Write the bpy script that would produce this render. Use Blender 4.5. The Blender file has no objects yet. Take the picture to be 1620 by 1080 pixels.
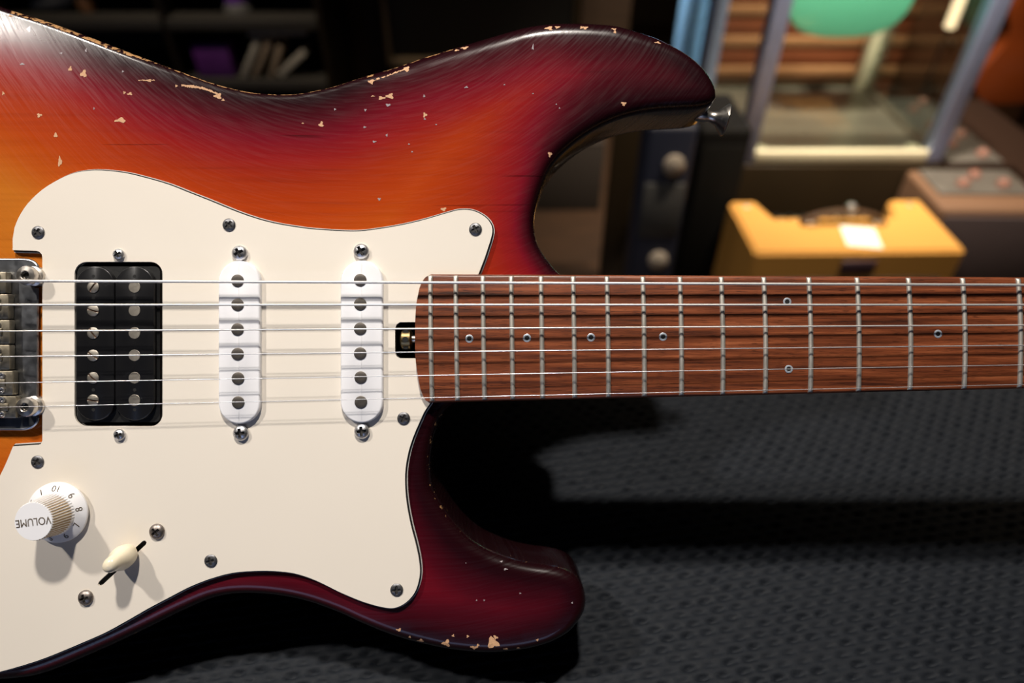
import bpy, bmesh, math, random
import numpy as np
from mathutils import Vector, Matrix
from mathutils.geometry import delaunay_2d_cdt

random.seed(7); rng = np.random.default_rng(7)
S = bpy.context.scene
COL = S.collection

# ------------------------------------------------------------------ camera
F = 1082.0                      # focal length in pixels of the 1620 px frame (24 mm lens)
PITCH = math.radians(41)
CZ = 1.325                      # camera height above the shop floor
D0 = 0.291                      # distance of the fretboard plane
cam = bpy.data.cameras.new('camera'); camo = bpy.data.objects.new('camera', cam); COL.objects.link(camo)
cam.lens = 36 * F / 1620; cam.sensor_width = 36; cam.sensor_fit = 'HORIZONTAL'
cam.clip_start = 0.01; cam.clip_end = 50
camo.location = (0, 0, CZ); camo.rotation_euler = (math.pi/2 - PITCH, 0, 0)
cam.dof.use_dof = True; cam.dof.focus_distance = 0.292; cam.dof.aperture_fstop = 4.6; cam.dof.aperture_blades = 0
S.camera = camo
# ------------------------------------------------------------------ view, world, lights
S.view_settings.view_transform = 'Standard'; S.view_settings.look = 'None'
S.view_settings.gamma = 1.0; S.view_settings.use_curve_mapping = False
S.view_settings.exposure = 0.0
W = bpy.data.worlds.new('world'); S.world = W; W.use_nodes = True
W.node_tree.nodes['Background'].inputs[0].default_value = (0.55, 0.72, 1.0, 1)
W.node_tree.nodes['Background'].inputs[1].default_value = 0.02

def area(name, loc, target, power, col, size, size_y=None, spread=None):
    l = bpy.data.lights.new(name, 'AREA'); l.energy = power; l.color = col
    if size_y: l.shape = 'RECTANGLE'; l.size = size; l.size_y = size_y
    else: l.shape = 'DISK'; l.size = size
    if spread: l.spread = math.radians(spread)
    o = bpy.data.objects.new(name, l); COL.objects.link(o); o.location = loc
    o.rotation_euler = (Vector(target) - Vector(loc)).to_track_quat('-Z', 'Y').to_euler()
    return o
area('ceiling_spot_over_counter', (0.02, 0.34, 2.95), (-0.05, 0.25, 1.1), 5.25, (1, 0.925, 0.83), 0.11, spread=70)
area('ceiling_spot_left', (-1.2, 0.18, 2.95), (-0.1, 0.22, 1.1), 3.8, (1, 0.93, 0.85), 0.11, spread=70)
area('ceiling_spot_over_amp', (0.95, 1.25, 2.95), (0.85, 1.5, 0.4), 17, (1, 0.80, 0.56), 0.15, spread=75)
area('ceiling_spot_over_case', (0.75, 1.55, 2.95), (1.05, 2.35, 0.5), 20, (1, 0.84, 0.64), 0.15, spread=50)
area('ceiling_spot_far_left', (-1.3, 1.7, 2.95), (-0.9, 2.6, 0.4), 5, (1, 0.82, 0.6), 0.15, spread=80)
area('window_daylight', (-0.6, -2.42, 0.95), (-0.55, 1.2, 0.95), 9, (0.46, 0.60, 1.0), 2.2, 0.9)

# ------------------------------------------------------------------ helpers
def ray(px, py):
    u = (540 - py) / F
    return Vector(((px - 810) / F, math.cos(PITCH) + u * math.sin(PITCH), -math.sin(PITCH) + u * math.cos(PITCH)))
def at_z(px, py, Z): d = ray(px, py); return Vector((0, 0, CZ)) + d * ((Z - CZ) / d.z)
def at_y(px, py, Y): d = ray(px, py); return Vector((0, 0, CZ)) + d * (Y / d.y)
def L(px, py, z):                                  # photo pixel -> point on the guitar's own plane at height z
    d = D0 - z
    return ((px - 810) * d / F, (540 - py) * d / F)
mm = 0.001

def link(name, me, mats, parent=None, loc=None, smooth=False):
    o = bpy.data.objects.new(name, me); COL.objects.link(o)
    if not isinstance(mats, (list, tuple)): mats = [mats]
    if not me.materials:
        for m in mats: me.materials.append(m)
    if parent is not None: o.parent = parent
    if loc is not None: o.location = loc
    if smooth:
        me.polygons.foreach_set('use_smooth', [True] * len(me.polygons))
    return o
def tag(o, label, cat, group=None, kind=None):
    if label: o['label'] = label
    if cat: o['category'] = cat
    if group: o['group'] = group
    if kind: o['kind'] = kind
    return o
def empty(name, loc, label, cat, rot=(0, 0, 0), group=None):
    o = bpy.data.objects.new(name, None); COL.objects.link(o); o.location = loc; o.rotation_euler = rot
    o.empty_display_size = 0.05
    return tag(o, label, cat, group)
def mesh(name, v, f, sharp=None):
    me = bpy.data.meshes.new(name); me.from_pydata([tuple(p) for p in v], [], f); me.update()
    return me
def from_bm(name, bm):
    me = bpy.data.meshes.new(name); bm.to_mesh(me); bm.free(); return me
def autosmooth(me, ang=35):
    me.polygons.foreach_set('use_smooth', [True] * len(me.polygons))
    me.set_sharp_from_angle(angle=math.radians(ang))
    return me
def box_me(name, x0, x1, y0, y1, z0, z1, bev=0.0, seg=2):
    bm = bmesh.new(); bmesh.ops.create_cube(bm, size=1)
    for v in bm.verts:
        v.co = Vector(((x0 + x1) / 2 + v.co.x * (x1 - x0), (y0 + y1) / 2 + v.co.y * (y1 - y0), (z0 + z1) / 2 + v.co.z * (z1 - z0)))
    if bev: bmesh.ops.bevel(bm, geom=bm.edges[:], offset=bev, segments=seg, affect='EDGES', profile=0.5)
    me = from_bm(name, bm)
    return autosmooth(me) if bev else me
def lathe_me(name, prof, n=32, axis=None):
    v = []; f = []
    for (r, z) in prof:
        for i in range(n):
            a = 2 * math.pi * i / n; v.append((r * math.cos(a), r * math.sin(a), z))
    for j in range(len(prof) - 1):
        for i in range(n):
            k = (i + 1) % n
            f.append((j * n + i, j * n + k, (j + 1) * n + k, (j + 1) * n + i))
    f.append(tuple(range(n))[::-1]); f.append(tuple(range((len(prof) - 1) * n, len(prof) * n)))
    me = mesh(name, v, f)
    return autosmooth(me, 40)
def tube_me(name, pts, r, n=8):
    v = []; f = []
    rs = r if isinstance(r, (list, tuple)) else [r] * len(pts)
    pts = [Vector(p) for p in pts]
    for i, p in enumerate(pts):
        t = (pts[min(i + 1, len(pts) - 1)] - pts[max(i - 1, 0)]).normalized()
        a = Vector((0, 0, 1)) if abs(t.z) < .9 else Vector((1, 0, 0))
        u = t.cross(a).normalized(); w = t.cross(u)
        for k in range(n):
            q = 2 * math.pi * k / n; v.append(p + (u * math.cos(q) + w * math.sin(q)) * rs[i])
    for i in range(len(pts) - 1):
        for k in range(n):
            f.append((i * n + k, i * n + (k + 1) % n, (i + 1) * n + (k + 1) % n, (i + 1) * n + k))
    f.append(tuple(range(n))[::-1]); f.append(tuple(range((len(pts) - 1) * n, len(pts) * n)))
    return autosmooth(mesh(name, v, f), 50)
def rrect(cx, cy, w, h, r, n=8):
    out = []
    for (sx, sy, a0) in ((1, 1, 0), (-1, 1, 90), (-1, -1, 180), (1, -1, 270)):
        for k in range(n + 1):
            a = math.radians(a0 + 90 * k / n)
            out.append((cx + sx * (w / 2 - r) + r * math.cos(a), cy + sy * (h / 2 - r) + r * math.sin(a)))
    return out
def offset(loop, d):                               # d>0 grows a counter-clockwise loop
    P = np.array(loop); t = np.roll(P, -1, 0) - np.roll(P, 1, 0)
    n = np.stack([t[:, 1], -t[:, 0]], 1); n /= np.linalg.norm(n, axis=1)[:, None] + 1e-12
    d = np.asarray(d); d = d[:, None] if d.ndim else d
    return P + n * d
def ccw(loop):
    P = np.array(loop); a = np.sum(P[:, 0] * np.roll(P[:, 1], -1) - np.roll(P[:, 0], -1) * P[:, 1])
    return P if a > 0 else P[::-1]
def prism_me(name, loop, z0, z1, bev=0.0, seg=4, bot_bev=0.0):   # convex or mild outlines, rounded upper edge
    loop = ccw(loop); rings = [(loop, z0)] if not bot_bev else [(offset(loop, -bot_bev), z0), (loop, z0 + bot_bev)]
    rings.append((loop, z1 - bev))
    for k in range(1, seg + 1) if bev else []:
        a = math.pi / 2 * k / seg
        rings.append((offset(loop, -bev * (1 - math.cos(a))), z1 - bev + bev * math.sin(a)))
    n = len(loop); v = []; f = []
    for (P, z) in rings: v += [(p[0], p[1], z) for p in P]
    for j in range(len(rings) - 1):
        for i in range(n):
            k = (i + 1) % n; f.append((j * n + i, j * n + k, (j + 1) * n + k, (j + 1) * n + i))
    f.append(tuple(range(n))[::-1]); f.append(tuple(range((len(rings) - 1) * n, len(rings) * n)))
    return autosmooth(mesh(name, v, f), 40)
def plate_me(name, loops, z0, z1):                 # flat sheet with holes
    c = bpy.data.curves.new(name, 'CURVE'); c.dimensions = '2D'; c.fill_mode = 'BOTH'; c.extrude = (z1 - z0) / 2
    for lp in loops:
        s = c.splines.new('POLY'); s.points.add(len(lp) - 1); s.use_cyclic_u = True
        for i, p in enumerate(lp): s.points[i].co = (p[0], p[1], 0, 1)
    o = bpy.data.objects.new(name, c); COL.objects.link(o)
    bpy.context.view_layer.update()
    me = bpy.data.meshes.new_from_object(o.evaluated_get(bpy.context.evaluated_depsgraph_get()))
    bpy.data.objects.remove(o); bpy.data.curves.remove(c)
    me.transform(Matrix.Translation((0, 0, (z0 + z1) / 2))); me.name = name
    me.polygons.foreach_set('use_smooth', [False] * len(me.polygons))
    me.materials.clear()
    return me
def text_me(body, size, bold=0.0):
    c = bpy.data.curves.new('text', 'FONT'); c.body = body; c.size = size; c.align_x = 'CENTER'; c.align_y = 'CENTER'
    c.offset = bold; c.extrude = 0.00004
    o = bpy.data.objects.new('text', c); COL.objects.link(o); bpy.context.view_layer.update()
    me = bpy.data.meshes.new_from_object(o.evaluated_get(bpy.context.evaluated_depsgraph_get()))
    bpy.data.objects.remove(o); bpy.data.curves.remove(c); me.materials.clear()
    return me
def catmull(pts, step, closed=True):
    P = np.array(pts, float); n = len(P); out = []
    rngi = range(n if closed else n - 1)
    for i in rngi:
        p0, p1, p2, p3 = (P[(i + k) % n] if closed else P[min(max(i + k, 0), n - 1)] for k in (-1, 0, 1, 2))
        m = max(1, int(round(np.linalg.norm(p2 - p1) / step)))
        # centripetal-ish tension
        for k in range(m):
            t = k / m
            out.append(0.5 * ((2 * p1) + (-p0 + p2) * t + (2 * p0 - 5 * p1 + 4 * p2 - p3) * t * t + (-p0 + 3 * p1 - 3 * p2 + p3) * t ** 3))
    if not closed: out.append(P[-1])
    return np.array(out)
def inside(P, poly):
    P = np.asarray(P); r = np.zeros(len(P), bool); n = len(poly)
    for i in range(n):
        a, b = poly[i], poly[(i + 1) % n]
        c = ((a[1] > P[:, 1]) != (b[1] > P[:, 1])) & (P[:, 0] < (b[0] - a[0]) * (P[:, 1] - a[1]) / (b[1] - a[1] + 1e-18) + a[0])
        r ^= c
    return r
def dist_poly(P, poly, mask=None):                 # distance and index of nearest outline segment
    P = np.asarray(P, float); A = np.asarray(poly); B = np.roll(A, -1, 0)
    best = np.full(len(P), 1e9); idx = np.zeros(len(P), int)
    for i in range(len(A)):
        if mask is not None and not mask[i]: continue
        d = B[i] - A[i]; l = d @ d + 1e-18
        t = np.clip(((P - A[i]) @ d) / l, 0, 1)
        q = np.linalg.norm(P - (A[i] + t[:, None] * d), axis=1)
        m = q < best; best[m] = q[m]; idx[m] = i
    return best, idx

# ------------------------------------------------------------------ materials
def M(name, col, rough=0.5, metal=0.0, coat=0.0, spec=None, noise=None, bump=None, coat_rough=0.1, emit=None, aniso=None):
    """noise=(scale, amount[, stretch]) mottles colour and roughness; bump=(scale, strength, distance)"""
    m = bpy.data.materials.new(name); m.use_nodes = True; nt = m.node_tree; b = nt.nodes['Principled BSDF']
    b.inputs['Base Color'].default_value = (*col, 1); b.inputs['Roughness'].default_value = rough; b.inputs['Metallic'].default_value = metal
    b.inputs['Coat Weight'].default_value = coat; b.inputs['Coat Roughness'].default_value = coat_rough
    if spec is not None: b.inputs['Specular IOR Level'].default_value = spec
    tc = nt.nodes.new('ShaderNodeTexCoord'); mp = nt.nodes.new('ShaderNodeMapping'); nt.links.new(tc.outputs['Object'], mp.inputs[0])
    if noise:
        n = nt.nodes.new('ShaderNodeTexNoise'); n.inputs['Scale'].default_value = noise[0]; n.inputs['Detail'].default_value = 5
        if len(noise) > 2: mp.inputs['Scale'].default_value = noise[2]
        nt.links.new(mp.outputs[0], n.inputs['Vector'])
        mx = nt.nodes.new('ShaderNodeMix'); mx.data_type = 'RGBA'
        mx.inputs[6].default_value = (*[c * (1 - noise[1]) for c in col], 1)
        mx.inputs[7].default_value = (*[min(1, c * (1 + noise[1] * .6)) for c in col], 1)
        nt.links.new(n.outputs['Fac'], mx.inputs[0]); nt.links.new(mx.outputs[2], b.inputs['Base Color'])
        mr = nt.nodes.new('ShaderNodeMapRange'); mr.inputs[3].default_value = rough * .75; mr.inputs[4].default_value = min(1, rough * 1.35)
        nt.links.new(n.outputs['Fac'], mr.inputs[0]); nt.links.new(mr.outputs[0], b.inputs['Roughness'])
    if bump:
        n2 = nt.nodes.new('ShaderNodeTexNoise'); n2.inputs['Scale'].default_value = bump[0]; n2.inputs['Detail'].default_value = 6
        nt.links.new(mp.outputs[0], n2.inputs['Vector'])
        bp = nt.nodes.new('ShaderNodeBump'); bp.inputs['Strength'].default_value = bump[1]; bp.inputs['Distance'].default_value = bump[2]
        nt.links.new(n2.outputs['Fac'], bp.inputs['Height']); nt.links.new(bp.outputs[0], b.inputs['Normal'])
    if emit:
        b.inputs['Emission Color'].default_value = (*emit[:3], 1); b.inputs['Emission Strength'].default_value = emit[3]
    return m

def ramp(nt, stops, interp='LINEAR'):
    r = nt.nodes.new('ShaderNodeValToRGB'); r.color_ramp.interpolation = interp; e = r.color_ramp.elements
    while len(e) < len(stops): e.new(0.5)
    for i, (p, c) in enumerate(stops): e[i].position = p; e[i].color = (*c, 1)
    return r

def sunburst_material():
    m = bpy.data.materials.new('sunburst_lacquer'); m.use_nodes = True; nt = m.node_tree; N = nt.nodes.new; K = nt.links.new
    b = nt.nodes['Principled BSDF']
    at = N('ShaderNodeAttribute'); at.attribute_name = 'burst'
    tc = N('ShaderNodeTexCoord')
    # soft irregular spray edge
    n0 = N('ShaderNodeTexNoise'); n0.inputs['Scale'].default_value = 22; n0.inputs['Detail'].default_value = 3
    K(tc.outputs['Object'], n0.inputs['Vector'])
    ad = N('ShaderNodeMath'); ad.operation = 'MULTIPLY_ADD'; ad.inputs[1].default_value = 0.07; K(n0.outputs['Fac'], ad.inputs[0])
    sb = N('ShaderNodeMath'); sb.operation = 'SUBTRACT'; K(ad.outputs[0], sb.inputs[0]); sb.inputs[1].default_value = 0.035
    K(at.outputs['Fac'], ad.inputs[2])
    cr = ramp(nt, [(0.0, (0.010, 0.002, 0.003)), (0.05, (0.016, 0.002, 0.004)), (0.14, (0.066, 0.003, 0.008)), (0.24, (0.165, 0.005, 0.013)), (0.34, (0.255, 0.011, 0.010)),  # maroon stops carry extra blue, lilac haze put into the colour
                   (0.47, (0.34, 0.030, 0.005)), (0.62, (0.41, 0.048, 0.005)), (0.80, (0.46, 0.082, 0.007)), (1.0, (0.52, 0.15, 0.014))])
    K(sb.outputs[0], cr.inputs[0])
    # wood grain under the lacquer: long along the body
    mp = N('ShaderNodeMapping'); mp.inputs['Scale'].default_value = (0.8, 30.0, 1.0); mp.inputs['Rotation'].default_value = (0, 0, math.radians(1.2))
    K(tc.outputs['Object'], mp.inputs[0])
    g = N('ShaderNodeTexNoise'); g.inputs['Scale'].default_value = 14; g.inputs['Detail'].default_value = 8; g.inputs['Roughness'].default_value = 0.65
    K(mp.outputs[0], g.inputs['Vector'])
    gr = ramp(nt, [(0.25, (0.60, 0.55, 0.55)), (0.38, (0.90, 0.88, 0.88)), (0.55, (1, 1, 1)), (0.75, (1.0, 1.0, 1.0))]); K(g.outputs['Fac'], gr.inputs[0])
    mg = N('ShaderNodeMix'); mg.data_type = 'RGBA'; mg.blend_type = 'MULTIPLY'; mg.inputs[0].default_value = 0.7
    K(cr.outputs[0], mg.inputs[6]); K(gr.outputs[0], mg.inputs[7])
    # sparse darker streaks
    mp2 = N('ShaderNodeMapping'); mp2.inputs['Scale'].default_value = (5.0, 150.0, 1.0); mp2.inputs['Rotation'].default_value = (0, 0, math.radians(1.5)); K(tc.outputs['Object'], mp2.inputs[0])
    g2 = N('ShaderNodeTexNoise'); g2.inputs['Scale'].default_value = 2.2; g2.inputs['Detail'].default_value = 2; K(mp2.outputs[0], g2.inputs['Vector'])
    gr2 = ramp(nt, [(0.235, (0.30, 0.22, 0.22)), (0.285, (1, 1, 1))]); K(g2.outputs['Fac'], gr2.inputs[0])
    mg2 = N('ShaderNodeMix'); mg2.data_type = 'RGBA'; mg2.blend_type = 'MULTIPLY'; mg2.inputs[0].default_value = 0.8
    K(mg.outputs[2], mg2.inputs[6]); K(gr2.outputs[0], mg2.inputs[7])
    # bare wood where the edge is rubbed, also painted as warm edge glints
    wa = N('ShaderNodeAttribute'); wa.attribute_name = 'wear_glint'
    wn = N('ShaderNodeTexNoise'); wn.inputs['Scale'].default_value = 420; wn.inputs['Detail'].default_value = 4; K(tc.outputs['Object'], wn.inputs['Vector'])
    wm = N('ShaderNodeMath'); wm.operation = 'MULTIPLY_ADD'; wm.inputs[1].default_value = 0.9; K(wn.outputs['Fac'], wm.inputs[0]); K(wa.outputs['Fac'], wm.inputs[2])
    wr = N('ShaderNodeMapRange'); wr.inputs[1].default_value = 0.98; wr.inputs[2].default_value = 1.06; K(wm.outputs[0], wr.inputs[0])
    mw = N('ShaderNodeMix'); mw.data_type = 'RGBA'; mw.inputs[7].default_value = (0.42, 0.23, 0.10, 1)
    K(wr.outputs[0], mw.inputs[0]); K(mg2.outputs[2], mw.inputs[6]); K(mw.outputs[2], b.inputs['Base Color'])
    # swirl scratches and buffing haze
    sx = N('ShaderNodeSeparateXYZ'); ce = N('ShaderNodeVectorMath'); ce.operation = 'SUBTRACT'; ce.inputs[1].default_value = (-0.0687, 0.217, 0); K(tc.outputs['Object'], ce.inputs[0]); K(ce.outputs[0], sx.inputs[0])
    le = N('ShaderNodeVectorMath'); le.operation = 'LENGTH'; K(ce.outputs[0], le.inputs[0])
    an = N('ShaderNodeMath'); an.operation = 'ARCTAN2'; K(sx.outputs['Y'], an.inputs[0]); K(sx.outputs['X'], an.inputs[1])
    m1 = N('ShaderNodeMath'); m1.operation = 'MULTIPLY'; m1.inputs[1].default_value = 1100; K(le.outputs['Value'], m1.inputs[0])
    m2 = N('ShaderNodeMath'); m2.operation = 'MULTIPLY'; m2.inputs[1].default_value = 8; K(an.outputs[0], m2.inputs[0])
    cx_ = N('ShaderNodeCombineXYZ'); K(m1.outputs[0], cx_.inputs[0]); K(m2.outputs[0], cx_.inputs[1])
    wv = N('ShaderNodeTexNoise'); wv.inputs['Scale'].default_value = 14; K(tc.outputs['Object'], wv.inputs['Vector'])
    va = N('ShaderNodeVectorMath'); va.operation = 'MULTIPLY_ADD'; va.inputs[1].default_value = (9, 1, 0); K(wv.outputs['Color'], va.inputs[0]); K(cx_.outputs[0], va.inputs[2])
    sc = N('ShaderNodeTexNoise'); sc.inputs['Scale'].default_value = 1; sc.inputs['Detail'].default_value = 4; K(va.outputs[0], sc.inputs['Vector'])
    rr = N('ShaderNodeMapRange'); rr.inputs[1].default_value = 0.3; rr.inputs[2].default_value = 0.75; rr.inputs[3].default_value = 0.18; rr.inputs[4].default_value = 0.36
    K(sc.outputs['Fac'], rr.inputs[0]); K(rr.outputs[0], b.inputs['Roughness'])
    bp = N('ShaderNodeBump'); bp.inputs['Strength'].default_value = 0.15; bp.inputs['Distance'].default_value = 0.00006
    K(sc.outputs['Fac'], bp.inputs['Height']); K(bp.outputs[0], b.inputs['Normal'])
    b.inputs['Specular IOR Level'].default_value = 0.30
    b.inputs['Coat Weight'].default_value = 0.4; b.inputs['Coat Roughness'].default_value = 0.05
    return m

def rosewood_material():
    m = bpy.data.materials.new('rosewood'); m.use_nodes = True; nt = m.node_tree; N = nt.nodes.new; K = nt.links.new
    b = nt.nodes['Principled BSDF']; tc = N('ShaderNodeTexCoord')
    mp = N('ShaderNodeMapping'); mp.inputs['Scale'].default_value = (2.2, 60, 1); K(tc.outputs['Object'], mp.inputs[0])
    n = N('ShaderNodeTexNoise'); n.inputs['Scale'].default_value = 7; n.inputs['Detail'].default_value = 7; n.inputs['Roughness'].default_value = 0.62; K(mp.outputs[0], n.inputs['Vector'])
    cr = ramp(nt, [(0.30, (0.022, 0.006, 0.003)), (0.42, (0.10, 0.024, 0.008)), (0.56, (0.205, 0.052, 0.017)), (0.72, (0.36, 0.112, 0.043))]); K(n.outputs['Fac'], cr.inputs[0])
    mp2 = N('ShaderNodeMapping'); mp2.inputs['Scale'].default_value = (60, 900, 1); K(tc.outputs['Object'], mp2.inputs[0])
    p = N('ShaderNodeTexNoise'); p.inputs['Scale'].default_value = 3; p.inputs['Detail'].default_value = 3; K(mp2.outputs[0], p.inputs['Vector'])
    pr = ramp(nt, [(0.36, (0.30, 0.25, 0.22)), (0.42, (1, 1, 1))]); K(p.outputs['Fac'], pr.inputs[0])
    mx = N('ShaderNodeMix'); mx.data_type = 'RGBA'; mx.blend_type = 'MULTIPLY'; mx.inputs[0].default_value = 0.8
    K(cr.outputs[0], mx.inputs[6]); K(pr.outputs[0], mx.inputs[7]); K(mx.outputs[2], b.inputs['Base Color'])
    b.inputs['Roughness'].default_value = 0.42; b.inputs['Coat Weight'].default_value = 0.12; b.inputs['Coat Roughness'].default_value = 0.2
    bp = N('ShaderNodeBump'); bp.inputs['Strength'].default_value = 0.5; bp.inputs['Distance'].default_value = 0.00012
    K(p.outputs['Fac'], bp.inputs['Height']); K(bp.outputs[0], b.inputs['Normal'])
    return m

def glass_material():
    m = bpy.data.materials.new('pane_glass'); m.use_nodes = True; nt = m.node_tree; N = nt.nodes.new; K = nt.links.new
    nt.nodes.remove(nt.nodes['Principled BSDF']); out = nt.nodes['Material Output']
    t = N('ShaderNodeBsdfTransparent'); t.inputs[0].default_value = (0.94, 0.97, 0.96, 1)
    g = N('ShaderNodeBsdfGlossy'); g.inputs['Roughness'].default_value = 0.02
    ge = N('ShaderNodeNewGeometry'); dt = N('ShaderNodeVectorMath'); dt.operation = 'DOT_PRODUCT'; K(ge.outputs['Incoming'], dt.inputs[0]); K(ge.outputs['Normal'], dt.inputs[1])
    ab = N('ShaderNodeMath'); ab.operation = 'ABSOLUTE'; K(dt.outputs['Value'], ab.inputs[0])
    om = N('ShaderNodeMath'); om.operation = 'SUBTRACT'; om.inputs[0].default_value = 1; K(ab.outputs[0], om.inputs[1])
    pw_ = N('ShaderNodeMath'); pw_.operation = 'POWER'; pw_.inputs[1].default_value = 5; K(om.outputs[0], pw_.inputs[0])
    f = N('ShaderNodeMath'); f.operation = 'MULTIPLY_ADD'; f.inputs[1].default_value = 0.9; f.inputs[2].default_value = 0.035; K(pw_.outputs[0], f.inputs[0])
    x = N('ShaderNodeMixShader'); K(f.outputs[0], x.inputs[0]); K(t.outputs[0], x.inputs[1]); K(g.outputs[0], x.inputs[2]); K(x.outputs[0], out.inputs[0])
    return m

def wood_planks(name, c1, c2, rough=0.5, rot=0.0):
    m = bpy.data.materials.new(name); m.use_nodes = True; nt = m.node_tree; N = nt.nodes.new; K = nt.links.new
    b = nt.nodes['Principled BSDF']; tc = N('ShaderNodeTexCoord'); mp = N('ShaderNodeMapping')
    mp.inputs['Scale'].default_value = (1.2, 14, 14); mp.inputs['Rotation'].default_value = (0, 0, rot); K(tc.outputs['Object'], mp.inputs[0])
    n = N('ShaderNodeTexNoise'); n.inputs['Scale'].default_value = 4; n.inputs['Detail'].default_value = 6; K(mp.outputs[0], n.inputs['Vector'])
    cr = ramp(nt, [(0.3, c1), (0.7, c2)]); K(n.outputs['Fac'], cr.inputs[0]); K(cr.outputs[0], b.inputs['Base Color']); b.inputs['Roughness'].default_value = rough
    return m

mat = {
    'burst': sunburst_material(), 'rosewood': rosewood_material(), 'glass': glass_material(),
    'cream': M('cream_plastic', (0.80, 0.735, 0.645), 0.42, noise=(14, 0.035), bump=(900, 0.05, 0.0001)),
    'white': M('white_plastic', (0.84, 0.84, 0.87), 0.35),
    'ply_white': M('white_ply', (0.62, 0.60, 0.57), 0.4),
    'ply_black': M('black_ply', (0.006, 0.006, 0.006), 0.4),
    'ivory': M('ivory_plastic', (0.83, 0.74, 0.56), 0.28, coat=0.2),
    'groove': M('grimy_groove', (0.42, 0.30, 0.17), 0.6),
    'print': M('worn_gold_print', (0.10, 0.075, 0.05), 0.5),
    'black': M('black_plastic', (0.008, 0.008, 0.009), 0.28),
    'cavity': M('cavity_black', (0.004, 0.004, 0.004), 0.8),  # near-black for cavities, holes and sockets
    'tape': M('winding_tape', (0.006, 0.006, 0.006), 0.5, bump=(1500, 0.4, 0.0002)),
    'nickel': M('aged_nickel', (0.62, 0.58, 0.53), 0.32, 1.0, noise=(700, 0.25)),
    'slug': M('dull_pole_steel', (0.34, 0.31, 0.265), 0.48, 0.85, noise=(900, 0.25)),
    'alnico': M('grey_alnico', (0.095, 0.083, 0.072), 0.5, 0.6, noise=(900, 0.3)),
    'rustslot': M('rusty_slot', (0.11, 0.055, 0.03), 0.7, 0.3),
    'chrome': M('tarnished_chrome', (0.62, 0.64, 0.68), 0.30, 1.0, noise=(260, 0.45), bump=(900, 0.08, 0.0002)),
    'saddle': M('tarnished_saddle_steel', (0.33, 0.29, 0.22), 0.42, 1.0, noise=(600, 0.3)),
    'screw': M('bright_screw', (0.66, 0.66, 0.68), 0.36, 1.0, noise=(900, 0.2)),
    'darkscrew': M('oxidised_screw', (0.17, 0.17, 0.18), 0.42, 0.9, noise=(1200, 0.5)),
    'bronzescrew': M('tarnished_switch_screw', (0.32, 0.28, 0.26), 0.42, 0.95, noise=(1400, 0.5)),
    'slot': M('screw_slot_shade', (0.02, 0.017, 0.015), 0.7),  # recess shade of the screw cuts put into a dark colour
    'brass': M('truss_rod_brass', (0.26, 0.19, 0.09), 0.35, 1.0, noise=(900, 0.3)),
    'fret': M('fret_nickel', (0.60, 0.57, 0.51), 0.5, 0.85, noise=(500, 0.2, (1, 0.2, 1))),
    'wound': M('wound_string', (0.80, 0.78, 0.75), 0.42, 0.7),
    'plain': M('plain_string', (0.82, 0.82, 0.84), 0.32, 0.75),
    'ring': M('marker_ring', (0.60, 0.66, 0.74), 0.35, 0.6),
    'maple': M('maple_neck', (0.30, 0.15, 0.05), 0.35, coat=0.3),
    'chip': M('bare_alder', (0.62, 0.36, 0.20), 0.75, noise=(1500, 0.35)),
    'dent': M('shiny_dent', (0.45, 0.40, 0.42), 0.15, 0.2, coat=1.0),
    'mat': M('black_grip_rubber', (0.0080, 0.0104, 0.0150), 0.65, spec=0.25, noise=(400, 0.35), bump=(2500, 0.5, 0.0004)),
    'counter': wood_planks('dark_counter_wood', (0.02, 0.012, 0.008), (0.05, 0.03, 0.018), 0.45),
}

# ================================================================== THE ROOM
mat['floor'] = wood_planks('dark_floor_boards', (0.016, 0.008, 0.004), (0.042, 0.020, 0.009), 0.5, math.radians(90))
mat['wall'] = M('dark_brown_wall', (0.060, 0.038, 0.025), 0.8, noise=(3, 0.2))
mat['ceil'] = M('dark_ceiling', (0.10, 0.095, 0.09), 0.9)
def struct(name, me, m, parent=None):
    o = link(name, me, m, parent)
    if parent is None: o['kind'] = 'structure'
    return o
X0, X1, Y0, Y1, ZC = -3.2, 3.4, -2.5, 4.6, 3.1
struct('floor', box_me('floor', X0, X1, Y0, Y1, -0.05, 0), mat['floor'])
struct('ceiling', box_me('ceiling', X0, X1, Y0, Y1, ZC, ZC + 0.05), mat['ceil'])
struct('wall_left', box_me('wall_left', X0 - .05, X0, Y0, Y1, 0, ZC), mat['wall'])
struct('wall_right', box_me('wall_right', X1, X1 + .05, Y0, Y1, 0, ZC), mat['wall'])
struct('wall_back', box_me('wall_back', X0, X1, Y1, Y1 + .05, 0, ZC), mat['wall'])
fw = bmesh.new()                                   # street wall behind the camera, with the shop window opening
for (a, b_, c, d) in ((X0, -1.7, 0, ZC), (0.5, X1, 0, ZC), (-1.7, 0.5, 0, 0.5), (-1.7, 0.5, 1.4, ZC)):
    q = bmesh.ops.create_cube(fw, size=1)['verts']
    for v in q: v.co = Vector(((a + b_) / 2 + v.co.x * (b_ - a), Y0 - .025 + v.co.y * .05, (c + d) / 2 + v.co.z * (d - c)))
struct('wall_front', from_bm('wall_front', fw), mat['wall'])

# ================================================================== COUNTER AND MAT
MZ = CZ - 0.3265
CYE = 0.425                                        # far edge of the counter
ct = empty('shop_counter', (0, 0, 0), 'dark wooden counter under the black rubber mat', 'counter')
link('counter_top', box_me('counter_top', -1.0, 1.3, -0.35, CYE, MZ - 0.050, MZ - 0.0112, 0.004), mat['counter'], ct)
link('counter_body', box_me('counter_body', -0.97, 1.27, -0.30, CYE - 0.04, 0, MZ - 0.050), mat['counter'], ct)

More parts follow.
